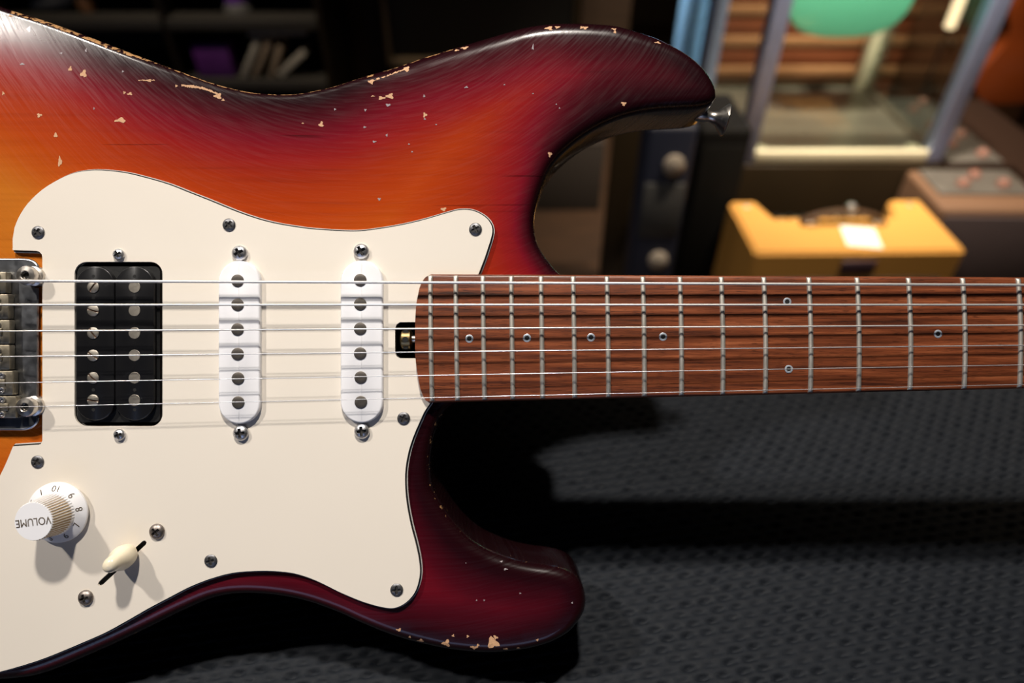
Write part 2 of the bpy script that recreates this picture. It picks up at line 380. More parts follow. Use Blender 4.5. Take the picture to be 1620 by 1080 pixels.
def build_mat():
    x = np.arange(-0.50, 0.66, 0.0019); y = np.arange(0.06, CYE - 0.012, 0.0011)
    X, Y = np.meshgrid(x, y)
    rr = 0.0052; rc = 0.0100                       # rows of pillows, staggered, with little slits between
    # slightly skewed weave
    a = math.radians(-9); U = X * math.cos(a) - Y * math.sin(a); V = X * math.sin(a) + Y * math.cos(a)
    j = np.floor(V / rr); off = np.where(j % 2 == 0, 0, rc / 2)
    i = np.floor((U + off) / rc); fu = (U + off) / rc - i - .5; fv = V / rr - j - .5
    h = np.abs(np.sin(i * 12.9898 + j * 78.233) * 43758.5453) % 1.0
    pit = np.exp(-((fu / 0.27) ** 4 + (fv / 0.19) ** 2)) * (0.45 + 0.9 * h)
    pil = np.cos(fu * math.pi) * 0.35
    warp = 0.0006 * np.sin(X * 37 + 1.3) * np.sin(Y * 41)
    Z = MZ - 0.0016 - 0.0034 * pit + 0.0008 * pil + warp + rng.normal(0, 0.00008, X.shape)
    ny, nx = X.shape
    v = np.stack([X.ravel(), Y.ravel(), Z.ravel()], 1)
    k = np.arange(ny * nx).reshape(ny, nx)
    f = np.stack([k[:-1, :-1].ravel(), k[:-1, 1:].ravel(), k[1:, 1:].ravel(), k[1:, :-1].ravel()], 1)
    me = bpy.data.meshes.new('rubber_mat'); me.vertices.add(len(v)); me.vertices.foreach_set('co', v.ravel())
    me.loops.add(f.size); me.loops.foreach_set('vertex_index', f.ravel()); me.polygons.add(len(f))
    me.polygons.foreach_set('loop_start', np.arange(0, f.size, 4)); me.update(); me.validate()
    me.polygons.foreach_set('use_smooth', [True] * len(me.polygons))
    return me
mo = link('rubber_mat', build_mat(), mat['mat'])
tag(mo, 'black textured non-slip rubber mat beneath the guitar', 'mat')

# ================================================================== THE GUITAR
fwd = Vector((0, math.cos(PITCH), -math.sin(PITCH)))
G = empty('electric_guitar', Vector((0, 0, CZ)) + fwd * D0, 'worn sunburst electric guitar with cream pickguard and rosewood fretboard', 'guitar',
          rot=(math.pi/2 - PITCH, 0, 0))
ZB = -6.2 * mm          # body top
ZBK = -45 * mm          # body back
ZP = -3.8 * mm          # pickguard top
ZO = -11 * mm           # level at which the body outline was read

BODY_PX = [(0,8),(67,30),(133,55),(200,82),(267,108),(333,132),(367,142),(400,149),(433,152),(467,152),(500,147),(540,137),(607,112),(673,88),(740,68),(807,48),
 (840,40),(873,36),(907,35),(940,36),(973,39),(1007,48),(1040,60),(1073,79),(1095,95),(1113,112),(1125,130),(1131,145),(1131,157),(1124,168),(1105,173),
 (1073,175),(1040,177),(1007,182),(978,190),(946,204),(913,225),(882,253),(865,280),(853,311),(847,335),(845,360),(849,382),(860,403),(876,424),(893,444),
 (900,480),(890,530),(850,580),(780,615),(720,638),(697,662),(686,692),(681,724),(681,750),(685,771),(697,793),(711,815),(730,837),(752,856),(780,871),(810,882),(842,889),
 (873,893),(900,901),(917,916),(925,936),(926,955),(919,974),(900,997),(873,1013),(840,1023),(807,1028),(773,1030),(740,1028),(707,1024),(673,1017),(640,1009),(607,998),
 (573,984),(533,966),(483,949),(433,940),(383,938),(340,945),(290,966),(233,994),(167,1025),(83,1060),(33,1071),(-40,1074),(-110,1064),(-180,1038),(-250,990),(-300,950),
 (-330,850),(-345,740),(-347,600),(-342,450),(-327,300),(-297,170),(-247,65),(-180,-5),(-110,-25),(-50,-12)]
outline_px = catmull(BODY_PX, 9)
OUT = ccw([L(px, py, ZO) for px, py in outline_px])
OPX = np.array([(810 + p[0] * F / (D0 - ZO), 540 - p[1] * F / (D0 - ZO)) for p in OUT])     # outline back in photo units, same order
def edge_radius(px, py):
    upper = (py < 165) & (px < 1060) & (px > 590)
    waist = (py < 165) & (px <= 590)
    lower = (py > 930) & (px < 660)
    return np.where(upper, 8.0, np.where(waist, 3.2, np.where(lower, 5.5, 5.0))) * mm
RAD = edge_radius(OPX[:, 0], OPX[:, 1])
for _ in range(12): RAD = (np.roll(RAD, 1) + RAD + np.roll(RAD, -1)) / 3
# the stretch under the neck does not count for the burst
HEEL = (OPX[:, 0] > 690) & (OPX[:, 0] < 905) & (OPX[:, 1] > 425) & (OPX[:, 1] < 665)
def contour(px, d):                                 # forearm contour on the upper left bout
    w = np.clip((280 - px) / 330, 0, 1); w = w * w * (3 - 2 * w)
    return 5.8 * mm * w * np.clip(1 - d / 0.052, 0, 1) ** 2
UPPER = (OPX[:, 1] < 300) & (OPX[:, 0] < 700)
def dcont(P): return dist_poly(P, OUT, UPPER)[0]
def top_z(P):                                       # height of the body's face at points P
    P = np.asarray(P); d, i = dist_poly(P, OUT); r = RAD[i]
    px = 810 + P[:, 0] * F / (D0 - ZB)
    z = ZB - contour(px, dcont(P))
    e = np.clip(r - d, 0, None); return z - (r - np.sqrt(np.maximum(r * r - e * e, 0)))

HB = rrect(*L(187.5, 544, ZB), 39.6*mm, 73.2*mm, 6*mm)
TR = rrect(*L(660, 538, ZB), 20.5*mm, 17.0*mm, 4*mm)
def build_body():
    inner = offset(OUT, -RAD)
    x0, y0 = OUT.min(0); x1, y1 = OUT.max(0); g = 0.0042
    gx, gy = np.meshgrid(np.arange(x0, x1, g), np.arange(y0, y1, g)); gp = np.stack([gx.ravel(), gy.ravel()], 1)
    gp[:, 0] += (np.round(gp[:, 1] / g) % 2) * g / 2
    gp = gp[inside(gp, inner)]; gp = gp[dist_poly(gp, inner)[0] > 0.0022]
    loops = [inner, np.array(HB)[::1], np.array(TR)]
    for h in loops[1:]:
        gp = gp[~inside(gp, h)]; gp = gp[dist_poly(gp, h)[0] > 0.001]
    pts = []; edges = []
    for lp in loops:
        s = len(pts); n = len(lp); pts += [Vector(p) for p in lp]; edges += [(s + k, s + (k + 1) % n) for k in range(n)]
    pts += [Vector(p) for p in gp]
    vs, es, fs, *_ = delaunay_2d_cdt(pts, edges, [], 1, 1e-7)
    V2 = np.array([(v.x, v.y) for v in vs]); cen = np.array([V2[list(t)].mean(0) for t in fs])
    keep = inside(cen, inner)
    for h in loops[1:]: keep &= ~inside(cen, h)
    fs = [list(t) for t, k in zip(fs, keep) if k]
    z = ZB - contour(810 + V2[:, 0] * F / (D0 - ZB), dcont(V2))
    V = [(p[0], p[1], q) for p, q in zip(V2, z)]
    Fc = [tuple(t) for t in fs]
    n = len(OUT); cz = contour(810 + inner[:, 0] * F / (D0 - ZB), dcont(inner))
    rings = []
    for k in range(0, 8):
        a = math.pi / 2 * k / 7
        rings.append((offset(OUT, -RAD * (1 - math.sin(a))), ZB - cz - RAD * (1 - math.cos(a))))
    rb = 9 * mm
    for k in range(0, 6):
        a = math.pi / 2 * k / 5
        rings.append((offset(OUT, -rb * (1 - math.cos(a))), np.full(n, ZBK + rb - rb * math.sin(a))))
    base = len(V)
    for (P, zz) in rings: V += [(p[0], p[1], q) for p, q in zip(P, zz)]
    for j in range(len(rings) - 1):
        for i in range(n):
            k = (i + 1) % n
            Fc.append((base + j * n + i, base + (j + 1) * n + i, base + (j + 1) * n + k, base + j * n + k))
    Fc.append(tuple(base + (len(rings) - 1) * n + i for i in range(n))[::-1])
    me = mesh('body', V, Fc)
    bm = bmesh.new(); bm.from_mesh(me); bmesh.ops.remove_doubles(bm, verts=bm.verts, dist=2e-5)
    bmesh.ops.recalc_face_normals(bm, faces=bm.faces); bm.to_mesh(me); bm.free()
    co = np.empty(len(me.vertices) * 3); me.vertices.foreach_get('co', co); co = co.reshape(-1, 3)
    d, _ = dist_poly(co[:, :2], OUT, ~HEEL); d[~inside(co[:, :2], offset(OUT, 1e-5))] = 0
    px = 810 + co[:, 0] * F / (D0 - ZB); py = 540 - co[:, 1] * F / (D0 - ZB)
    # the dark border is narrower round the cutaways and next to the neck
    cut = np.clip(1.35 - np.hypot((px - 830) / 150, (py - 370) / 170), 0, 1)
    t = d / 0.088 + 0.17 * cut * np.clip(d / 0.010, 0, 1)
    t *= 1 + 0.25 * np.clip((250 - px) / 400, 0, 1)
    hn = np.clip((px - 800) / 200, 0, 1); t *= 1 - 0.36 * hn * hn * (3 - 2 * hn) * (py < 240)
    t *= np.where(py > 600, 0.70, 1.0)
    t += 0.085 * np.clip(d / 0.0045, 0, 1) * (py > 880) * np.clip((640 - px) / 80, 0, 1)
    low = co[:, 2] < ZB - 12 * mm
    t[low] = 0
    at = me.attributes.new('burst', 'FLOAT', 'POINT'); at.data.foreach_set('value', np.clip(t, 0, 1))
    # rubbed edges, plus warm glints painted along the lower cutaway crest
    dd, ii = dist_poly(co[:, :2], OUT); o = OPX[ii]; w = np.zeros(len(co))
    on = (co[:, 2] > ZB - 13 * mm) & (co[:, 2] < ZB - 1.0*mm) & (dd < 2.2 * mm)
    w[on & (o[:, 1] < 170) & (o[:, 0] > 20) & (o[:, 0] < 560)] = 0.59
    w[on & (o[:, 1] < 170) & (o[:, 0] > 560) & (o[:, 0] < 740)] = 0.56
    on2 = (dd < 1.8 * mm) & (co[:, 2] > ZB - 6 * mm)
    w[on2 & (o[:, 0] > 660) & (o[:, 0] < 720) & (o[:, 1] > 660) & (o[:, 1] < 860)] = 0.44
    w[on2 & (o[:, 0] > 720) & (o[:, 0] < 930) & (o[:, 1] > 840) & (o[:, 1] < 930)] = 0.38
    w[on2 & (o[:, 0] > 838) & (o[:, 0] < 880) & (o[:, 1] > 270) & (o[:, 1] < 420)] = 0.36
    w[on2 & (o[:, 0] > 130) & (o[:, 0] < 260) & (o[:, 1] > 950)] = 0.40
    aw = me.attributes.new('wear_glint', 'FLOAT', 'POINT'); aw.data.foreach_set('value', w)
    me.polygons.foreach_set('use_smooth', [True] * len(me.polygons))
    return me
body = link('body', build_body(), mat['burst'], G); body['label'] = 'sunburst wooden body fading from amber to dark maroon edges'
for nm, lp in (('pickup_cavity', HB), ('truss_rod_cavity', TR)):
    c = ccw(lp); n = len(c)
    v = [(p[0], p[1], ZB) for p in c] + [(p[0], p[1], ZB - 16 * mm) for p in c]
    f = [(i, n + i, n + (i + 1) % n, (i + 1) % n) for i in range(n)] + [tuple(range(n, 2 * n))]
    link(nm, mesh(nm, v, f), mat['cavity'], body)

# ---- chips, dings and edge wear in the finish
CHIPS = [(36,40,4,5,1),(31,99,5,2,1),(4,147,2,3,0),(108,107,3,4,0),(130,115,5,6,0),(62,182,4,3,0),(190,190,9,4,0),(88,214,3,4,0),(95,256,3,8,0),(92,42,5,3,0),(96,44,3,2,0),
 (8,16,8,2,0),(164,72,2,2,0),(205,148,4,2,0),(196,146,2,2,0),(235,127,5,2,0),(228,127,2,1,0),(345,152,6,4,0),(353,158,2,2,0),(279,136,2,2,0),(508,197,4,4,0),(479,195,2,1,0),
 (530,173,2,2,1),(604,155,6,3,0),(617,152,6,4,0),(590,152,3,1,0),(614,166,5,3,1),(578,174,2,3,1),(671,152,2,3,1),(672,182,3,4,0),(672,188,2,2,1),(577,201,3,2,1),(612,214,2,3,1),
 (690,197,2,1,1),(738,138,4,2,1),(798,134,2,1,1),(843,148,2,1,1),(880,165,1.5,1.5,1),(885,171,1.5,1.5,1),(987,164,4,3,0),(600,315,3,3,1),(702,331,4,3,0),(647,228,2,1.5,1),
 (652,240,2,1.5,1),(592,224,4,2,1),(870,244,3,4,0),(869,43,6,4,0),(882,41,4,2.5,0),(920,42,2,3,0),(926,42,5,3,0),(972,44,4,2,0),(973,50,2,3,0),(735,73,6,3,0),(722,77,4,2,0),
 (643,108,5,5,0),(587,129,4,4,0),(843,75,2,6,1),(1041,66,5,2,0),(631,996,4,2.5,0),(648,1008,2,2,0),(665,1014,5,3,0),(706,1017,6,6,0),(750,1024,6,3,0),(756,1020,2,2,0),(780,1017,9,9,0),
 (784,1008,4,3,0),(800,1027,4,1.5,0),(820,1026,3,1.5,0),(850,1012,2,2,0),(754,949,1.5,1.5,1),(766,949,1.5,1.5,1),(823,938,2,1.5,1),(737,890,1,1,1),(905,953,2,1.5,1),(800,900,4,2,1),
 (793,889,3,1.5,1),(717,1005,2,2,0),(740,1006,2,2,0),(132,77,2,4,1),(92,81,3,2,1),(193,112,2,2,1),(148,171,1,3,1)]
def flakes(sel):
    V = []; Fc = []
    def flake(pts):
        P = np.array(pts); z = top_z(P) + 0.00009
        s = len(V); V.extend([(p[0], p[1], q) for p, q in zip(P, z)]); return s
    for (px, py, rx, ry, kind) in CHIPS:
        if kind != sel: continue
        cx, cy = L(px, py, ZB); k = 17; pts = [(cx, cy)]; ph = random.random() * 6
        for i in range(k):
            a = 2 * math.pi * i / k; w = 1 + 0.34 * math.sin(3 * a + ph) + random.uniform(-.2, .2)
            q = 0.7 if sel else 0.92; pts.append((cx + q * rx * w * math.cos(a) / 3.64 * mm, cy + q * ry * w * math.sin(a) / 3.64 * mm))
        s = flake(pts); Fc.extend([(s, s + 1 + i, s + 1 + (i + 1) % k) for i in range(k)])
    if sel == 0:
        for path, w in ((((287,135),(300,137),(315,139),(330,143),(345,150)), 2.2), (((584,130),(600,124),(618,117),(634,111),(646,108)), 1.7), (((218,127),(228,126.5),(245,127)), .9)):
            Q = catmull(path, 1.5, False); n = len(Q); top = []; bot = []
            for i, (x, y) in enumerate(Q):
                ww = w * (0.5 + 0.9 * random.random()); j = random.uniform(-.6, .6)
                top.append(L(x, y - ww + j, ZB)); bot.append(L(x, y + ww * .6 + j, ZB))
            s = flake(top + bot); Fc.extend([(s + i, s + n + i, s + n + i + 1, s + i + 1) for i in range(n - 1)])
    return mesh('chips', V, Fc)
o = link('paint_chips', flakes(0), mat['chip'], body); o['kind'] = 'stuff'; o['label'] = 'pale bare wood chips in the finish'
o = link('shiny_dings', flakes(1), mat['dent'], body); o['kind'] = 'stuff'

# ---- strap button on the upper horn tip
sbx, sby = L(1115, 183, -26 * mm)
sb = link('strap_button', lathe_me('strap_button', [(3.2*mm, -4*mm), (3.4*mm, 0), (2.6*mm, 1.2*mm), (2.5*mm, 3*mm), (3.3*mm, 5.5*mm), (7.0*mm, 9.0*mm), (7.3*mm, 9.7*mm), (6.9*mm, 10.2*mm), (2.4*mm, 10.6*mm), (0.3*mm, 10.0*mm)], 28),
          mat['nickel'], G, (sbx, sby, -26 * mm))
sb.rotation_euler = Vector((0.93, -0.22, 0.05)).to_track_quat('Z', 'Y').to_euler()

# ---- pickguard, three plies
PG_PX = [(23,360),(30,343),(43,323),(63,303),(87,287),(113,275),(140,270),(167,270),(200,274),(233,282),(267,292),(300,305),(333,318),(367,332),(400,344),(433,353),(467,359),
 (500,363),(560,366),(600,362),(640,355),(673,347),(707,337),(728,332),(747,333),(763,340),(774,350),(779,362),(777,376),(772,392),(766,410),(757,433)]
PG_PX2 = [(681,637),(672,650),(664,667),(653,693),(646,716),(641.5,742),(641,770),(644,800),(650,831),(658,862),(663,887),(664,910),(657,935),(643,952),(625,961),(605,960),(573,951),(537,936),
 (500,918),(467,907),(433,903),(400,903),(367,906),(333,915),(300,928),(267,945),(233,963),(200,982),(167,1000),(133,1015),(100,1029),(67,1042),(33,1053),(0,1062),
 (-50,1073),(-100,1074),(-140,1062),(-162,1035),(-158,1000),(-125,950),(-75,880),(-35,815),(0,752),(14,722)]
a = catmull(PG_PX, 5, False); b_ = catmull(PG_PX2, 5, False)
pgp = [tuple(p) for p in a] + [(735, 446), (690, 446), (690, 509)]
pgp += [(632,509.5),(627.5,513),(625,519),(625,558),(627.5,563.5),(632,566.5)] + [(690, 567), (690, 622)]
pgp += [tuple(p) for p in b_] + [(20.5, 706), (60, 703.5), (64.5, 702), (67, 697), (67, 407), (66, 402), (62, 398), (57, 396.5), (20, 395.5), (20, 378)]
PG = np.array([L(x, y, ZP) for x, y in pgp])
if np.sum(PG[:, 0] * np.roll(PG[:, 1], -1) - np.roll(PG[:, 0], -1) * PG[:, 1]) < 0: PG = PG[::-1]
def px_loop(x0, x1, y0, y1, r, z):
    (ax, ay), (bx, by) = L(x0, y1, z), L(x1, y0, z); return rrect((ax + bx) / 2, (ay + by) / 2, bx - ax, by - ay, r * mm)
HBH = px_loop(118, 257, 414, 674, 5.2, ZP)
SC1 = px_loop(344.5, 411.5, 411, 671, 9.2, ZP); SC2 = px_loop(537.5, 606, 411, 670, 9.3, ZP)
sa, sbn = Vector(L(158.5, 923, ZP)), Vector(L(228, 858.5, ZP)); dv = (sbn - sa).normalized(); nv = Vector((-dv.y, dv.x)) * 1.05 * mm
SLOT = [sa - nv, sbn - nv, sbn + dv * 1 * mm - nv * .5, sbn + dv * 1 * mm + nv * .5, sbn + nv, sa + nv, sa - dv * mm + nv * .5, sa - dv * mm - nv * .5]
SLOT = [(p.x, p.y) for p in SLOT]
def shrink(lp, d): return [tuple(p) for p in offset(ccw(lp), -d)]
holes = [HBH, shrink(SC1, 0.4*mm), shrink(SC2, 0.4*mm), SLOT]
GROW = np.where((PG[:, 0] > L(620, 0, ZP)[0]) & (PG[:, 0] < L(740, 0, ZP)[0]) & (PG[:, 1] > L(0, 628, ZP)[1]) & (PG[:, 1] < L(0, 440, ZP)[1]), 0.0, 1.0)
pg = link('pickguard', plate_me('pickguard', [offset(PG, 0)] + holes, ZP - 0.95*mm, ZP), mat['cream'], G); pg['label'] = 'cream top layer of the pickguard'
link('black_ply', plate_me('black_ply', [offset(PG, 0.55*mm * GROW)] + holes, ZP - 1.7*mm, ZP - 0.95*mm), mat['ply_black'], pg)
link('white_ply', plate_me('white_ply', [offset(PG, 0.95*mm * GROW)] + holes, ZB + 0.02*mm, ZP - 1.7*mm), mat['ply_white'], pg)

# ---- screws (recessed cross or slot, real depth)
def screw_me(name, R, dome, cut, arm=0.62, wid=0.18, depth=0.45, sl=False):
    nr, na = 15, 48; V = [(0, 0, 0)]; Fc = []; mi = []
    def h(x, y):
        r = math.hypot(x, y) / R; z = dome * math.sqrt(max(0, 1 - r * r * 0.92))
        incut = (abs(x) < wid * R and abs(y) < arm * R) or (abs(y) < wid * R and abs(x) < arm * R) if not sl else abs(y) < wid * R
        return z - (depth * R * (1.15 - r) if incut else 0), incut
    V[0] = (0, 0, h(0, 0)[0])
    for j in range(1, nr + 1):
        r = R * j / nr
        for i in range(na):
            a = 2 * math.pi * i / na; x, y = r * math.cos(a), r * math.sin(a); V.append((x, y, h(x, y)[0]))
    for i in range(na): V.append((R * math.cos(2 * math.pi * i / na), R * math.sin(2 * math.pi * i / na), -0.8 * mm))
    for i in range(na): Fc.append((0, 1 + i, 1 + (i + 1) % na))
    for j in range(nr):
        for i in range(na):
            k = (i + 1) % na; Fc.append((1 + j * na + i, 1 + (j + 1) * na + i, 1 + (j + 1) * na + k, 1 + j * na + k))
    me = mesh(name, V, Fc)
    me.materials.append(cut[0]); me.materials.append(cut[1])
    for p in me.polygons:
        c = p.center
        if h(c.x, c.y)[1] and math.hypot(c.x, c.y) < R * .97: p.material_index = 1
    return autosmooth(me, 30)
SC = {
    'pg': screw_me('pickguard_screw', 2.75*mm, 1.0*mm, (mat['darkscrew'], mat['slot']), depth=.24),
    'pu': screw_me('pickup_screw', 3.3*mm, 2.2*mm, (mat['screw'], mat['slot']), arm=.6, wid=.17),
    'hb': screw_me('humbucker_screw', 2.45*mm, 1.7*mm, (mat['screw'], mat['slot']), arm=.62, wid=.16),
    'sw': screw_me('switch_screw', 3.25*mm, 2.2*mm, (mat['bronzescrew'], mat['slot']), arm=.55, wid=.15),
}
def screw(kind, px, py, z=None, rot=None, parent=None):
    z = ZP if z is None else z
    o = link('screw', SC[kind], [], parent or pg, (*L(px, py, z + 1*mm), z))
    o.rotation_euler = (0, 0, rot if rot is not None else random.random() * 3)
    return o
for (x, y) in ((58,367),(361,355),(752,362),(638,662),(57,731),(332,888),(627,934)): screw('pg', x, y, ZP + 0.05*mm)
screw('sw', 247, 841, rot=.7); screw('sw', 134, 946, rot=.3)

# ---- single coil pickups
def single_coil(x0, x1, y0, y1, poles, s1, s2):
    zt = ZP + 2.6 * mm
    lp = px_loop(x0, x1, y0, y1, 1, zt); (cx, cy) = np.mean(np.array(lp), 0); w = (x1 - x0) * (D0 - zt) / F; h = (y1 - y0) * (D0 - zt) / F
    cov = prism_me('single_coil_pickup', rrect(cx, cy, w, h, w / 2 - 0.01*mm, 14), ZP - 2.0*mm, zt, 0.9*mm, 4)
    p = link('single_coil_pickup', cov, mat['white'], G); p['label'] = 'white plastic single-coil pickup cover'
    pole = lathe_me('pole_piece', [(2.68*mm, -1*mm), (2.68*mm, 0.25*mm), (2.45*mm, 0.42*mm), (1.2*mm, 0.48*mm), (0.05*mm, 0.48*mm)], 28)
    for (px, py) in poles: link('pole_piece', pole, mat['alnico'], p, (*L(px, py, zt), zt))
    for (q, r) in ((s1, .5), (s2, 0.1)): screw('pu', *q, ZP + 0.5*mm, r, p)
    return p
single_coil(345, 411, 412, 670.5, [(376,444),(376,482),(376,521),(376,560),(376.7,598.5),(377,636.5)], (378,400), (380,685))
single_coil(538.5, 605.5, 411.5, 669, [(570,443),(570,481),(570,520),(570,559),(570.7,597),(571,636)], (571,397), (572,682))

# ---- humbucker
hz = ZP + 1.9 * mm
hb = link('humbucker', prism_me('humbucker', px_loop(121, 252, 421, 668, 2.4, ZP), ZP - 12*mm, ZP - 0.6*mm), mat['tape'], G)
hb['label'] = 'black open-coil humbucker pickup with twelve pole pieces'
sl_me = screw_me('pole_screw', 2.5*mm, 0.75*mm, (mat['slug'], mat['rustslot']), wid=.12, depth=.3, sl=True)
slug = lathe_me('pole_slug', [(2.5*mm, -1*mm), (2.5*mm, 0.12*mm), (2.35*mm, 0.25*mm), (0.05*mm, 0.27*mm)], 28)
pit = lathe_me('bobbin_hole', [(0.72*mm, -0.4*mm), (0.72*mm, 0.02*mm), (0.05*mm, 0.02*mm)], 14)
ang = [0.95, -0.3, 2.2, -0.6, -0.7, -0.15]
for bi, (x0, x1, cxp) in enumerate(((120, 180.6, 147.7), (182, 243.5, 213))):
    lp = np.array(px_loop(x0, x1, 421, 665, 1, hz)); cx, cy = lp.mean(0); w = (x1 - x0) * (D0 - hz) / F; h = 244 * (D0 - hz) / F
    bo = link('bobbin', prism_me('bobbin', rrect(cx, cy, w, h, w / 2 - 0.01*mm, 14), ZP - 3*mm, hz, 0.45*mm, 3), mat['black'], hb)
    for k, y in enumerate((454, 491, 526.7, 562, 597.5, 633)):
        loc = (*L(cxp, y, hz), hz + (0.1*mm if bi == 0 else 0))
        q = link('pole_screw' if bi == 0 else 'pole_slug', sl_me if bi == 0 else slug, [] if bi == 0 else mat['slug'], hb, loc)
        if bi == 0: q.rotation_euler = (0, 0, ang[k])
    for y in (437, 471, 616.5, 648): link('bobbin_hole', pit, mat['cavity'], hb, (*L(cxp, y, hz), hz))
screw('hb', 186, 402, ZP + 0.4*mm, .5, hb); screw('hb', 187, 688, ZP + 0.4*mm, .35, hb)

# ---- truss rod adjuster in its notch
tz = ZP - 2.5*mm
tr = link('truss_rod_nut', tube_me('truss_rod_nut', [(*L(634, 537, tz), tz), (*L(637, 537, tz), tz), (*L(650, 537, tz), tz), (*L(652.5, 537, tz), tz)], [2.6*mm, 4.3*mm, 4.3*mm, 3.2*mm], 20), mat['brass'], G)
for k, yy in enumerate((526, 537, 548)):
    link('adjuster_hole', lathe_me('adjuster_hole', [(1.25*mm, -2*mm), (1.25*mm, (0.1 if k == 1 else -1.2)*mm), (0.05*mm, (0.1 if k == 1 else -1.2)*mm)], 18), mat['cavity'], tr, (*L(641, yy, tz + 4.3*mm), tz + 4.25*mm))
link('truss_rod', tube_me('truss_rod', [(*L(651, 536, tz), tz), (*L(690, 536, tz), tz)], 1.7*mm, 12), mat['nickel'], tr)

# ---- neck and fretboard
def top_px(x): return 432.5 + (x - 680) * 5.0 / 940
def bot_px(x): return 637.5 + (x - 680) * -22.5 / 940
END = [(682,432.5),(672,438),(666.7,445.5),(663,455.5),(660.5,468),(658,482),(657,500),(656.5,520),(656.5,545),(656.8,562),(658,575),(660.5,593),(664,613),(668,625.5),(673,634),(679,637.5)]
NUTX = 2416
endx = np.array([p[0] for p in END]); endv = np.array([(637.5 - p[1]) / 205 for p in END])
RF = 0.245
def fb_point(x_px, v, dz=0.0, roll=True):
    """v 0..1 from treble to bass edge"""
    py = bot_px(x_px) + v * (top_px(x_px) - bot_px(x_px)); x, y = L(x_px, py, 0)
    _, y0 = L(x_px, bot_px(x_px), 0); _, y1 = L(x_px, top_px(x_px), 0); yc = (y0 + y1) / 2
    z = -((y - yc) ** 2) / (2 * RF)
    if roll:
        e = min(v, 1 - v) * (y1 - y0); r = 1.3 * mm
        if e < r: z -= r - math.sqrt(max(0, r * r - (r - e) ** 2))
    return (x, y, z + dz)
def build_fretboard():
    vs = [0, .0015, .004, .009, .016, .024] + list(np.linspace(.04, .96, 26)) + [.976, .984, .991, .996, .9985, 1]
    nx = 44; V = []; Fc = []; nv = len(vs)
    for v in vs:
        xe = np.interp(v, endv[::-1], endx[::-1])
        for i in range(nx):
            u = i / (nx - 1); V.append(fb_point(xe + (NUTX - xe) * u, v))
    for j in range(nv - 1):
        for i in range(nx - 1): Fc.append((j * nx + i, j * nx + i + 1, (j + 1) * nx + i + 1, (j + 1) * nx + i))
    rim = [i for i in range(nx)] + [j * nx + nx - 1 for j in range(1, nv)] + [(nv - 1) * nx + i for i in range(nx - 2, -1, -1)] + [j * nx for j in range(nv - 2, 0, -1)]
    s = len(V)
    for k in rim: V.append((V[k][0], V[k][1], -5.0 * mm))
    m = len(rim)
    for k in range(m): Fc.append((rim[k], s + k, s + (k + 1) % m, rim[(k + 1) % m]))
    Fc.append(tuple(range(s, s + m)))
    me = mesh('fretboard', V, Fc); return autosmooth(me, 40)
fb = link('fretboard', build_fretboard(), mat['rosewood'], G); fb['label'] = 'reddish brown rosewood fretboard'
def build_neck():
    V = []; Fc = []; n = 14; xs = [668, 700, 800, 900, 1000, 1300, 1700, 2100, NUTX]
    for x in xs:
        x_, y0 = L(x, bot_px(x), 0); _, y1 = L(x, top_px(x), 0); yc = (y0 + y1) / 2; w = (y1 - y0) / 2 - 0.2*mm; dep = 17*mm if x > 900 else 18*mm
        for k in range(n + 1):
            a = math.pi * k / n; V.append((x_, yc + w * math.cos(a), -4.9*mm - dep * math.sin(a) ** .8))
    for j in range(len(xs) - 1):
        for k in range(n): Fc.append((j*(n+1)+k, j*(n+1)+k+1, (j+1)*(n+1)+k+1, (j+1)*(n+1)+k))
        Fc.append((j*(n+1)+n, j*(n+1), (j+1)*(n+1), (j+1)*(n+1)+n))
    Fc.append(tuple(range(n + 1))); Fc.append(tuple(range((len(xs)-1)*(n+1), len(xs)*(n+1)))[::-1])
    bm = bmesh.new(); me = mesh('neck', V, Fc); bm.from_mesh(me); bmesh.ops.recalc_face_normals(bm, faces=bm.faces); bm.to_mesh(me); bm.free()
    return autosmooth(me, 40)
neck = link('neck', build_neck(), mat['maple'], G)
# headstock and nut beyond the frame
hx, hy = L(NUTX, (top_px(NUTX) + bot_px(NUTX)) / 2, 0)
HS = [(0,-21),(18,-22),(40,-24),(70,-26),(110,-28),(150,-29),(175,-24),(186,-10),(180,6),(160,16),(140,24),(128,40),(110,44),(92,38),(60,30),(30,25),(10,22),(0,21)]
link('headstock', prism_me('headstock', [(hx + p[0]*mm, hy + p[1]*mm) for p in HS], -19*mm, -5*mm, 1*mm, 2), mat['maple'], neck)
link('nut', box_me('nut', hx - 1*mm, hx + 3*mm, hy - 21*mm, hy + 21*mm, -5*mm, 1.2*mm, 0.5*mm), mat['ivory'], neck)
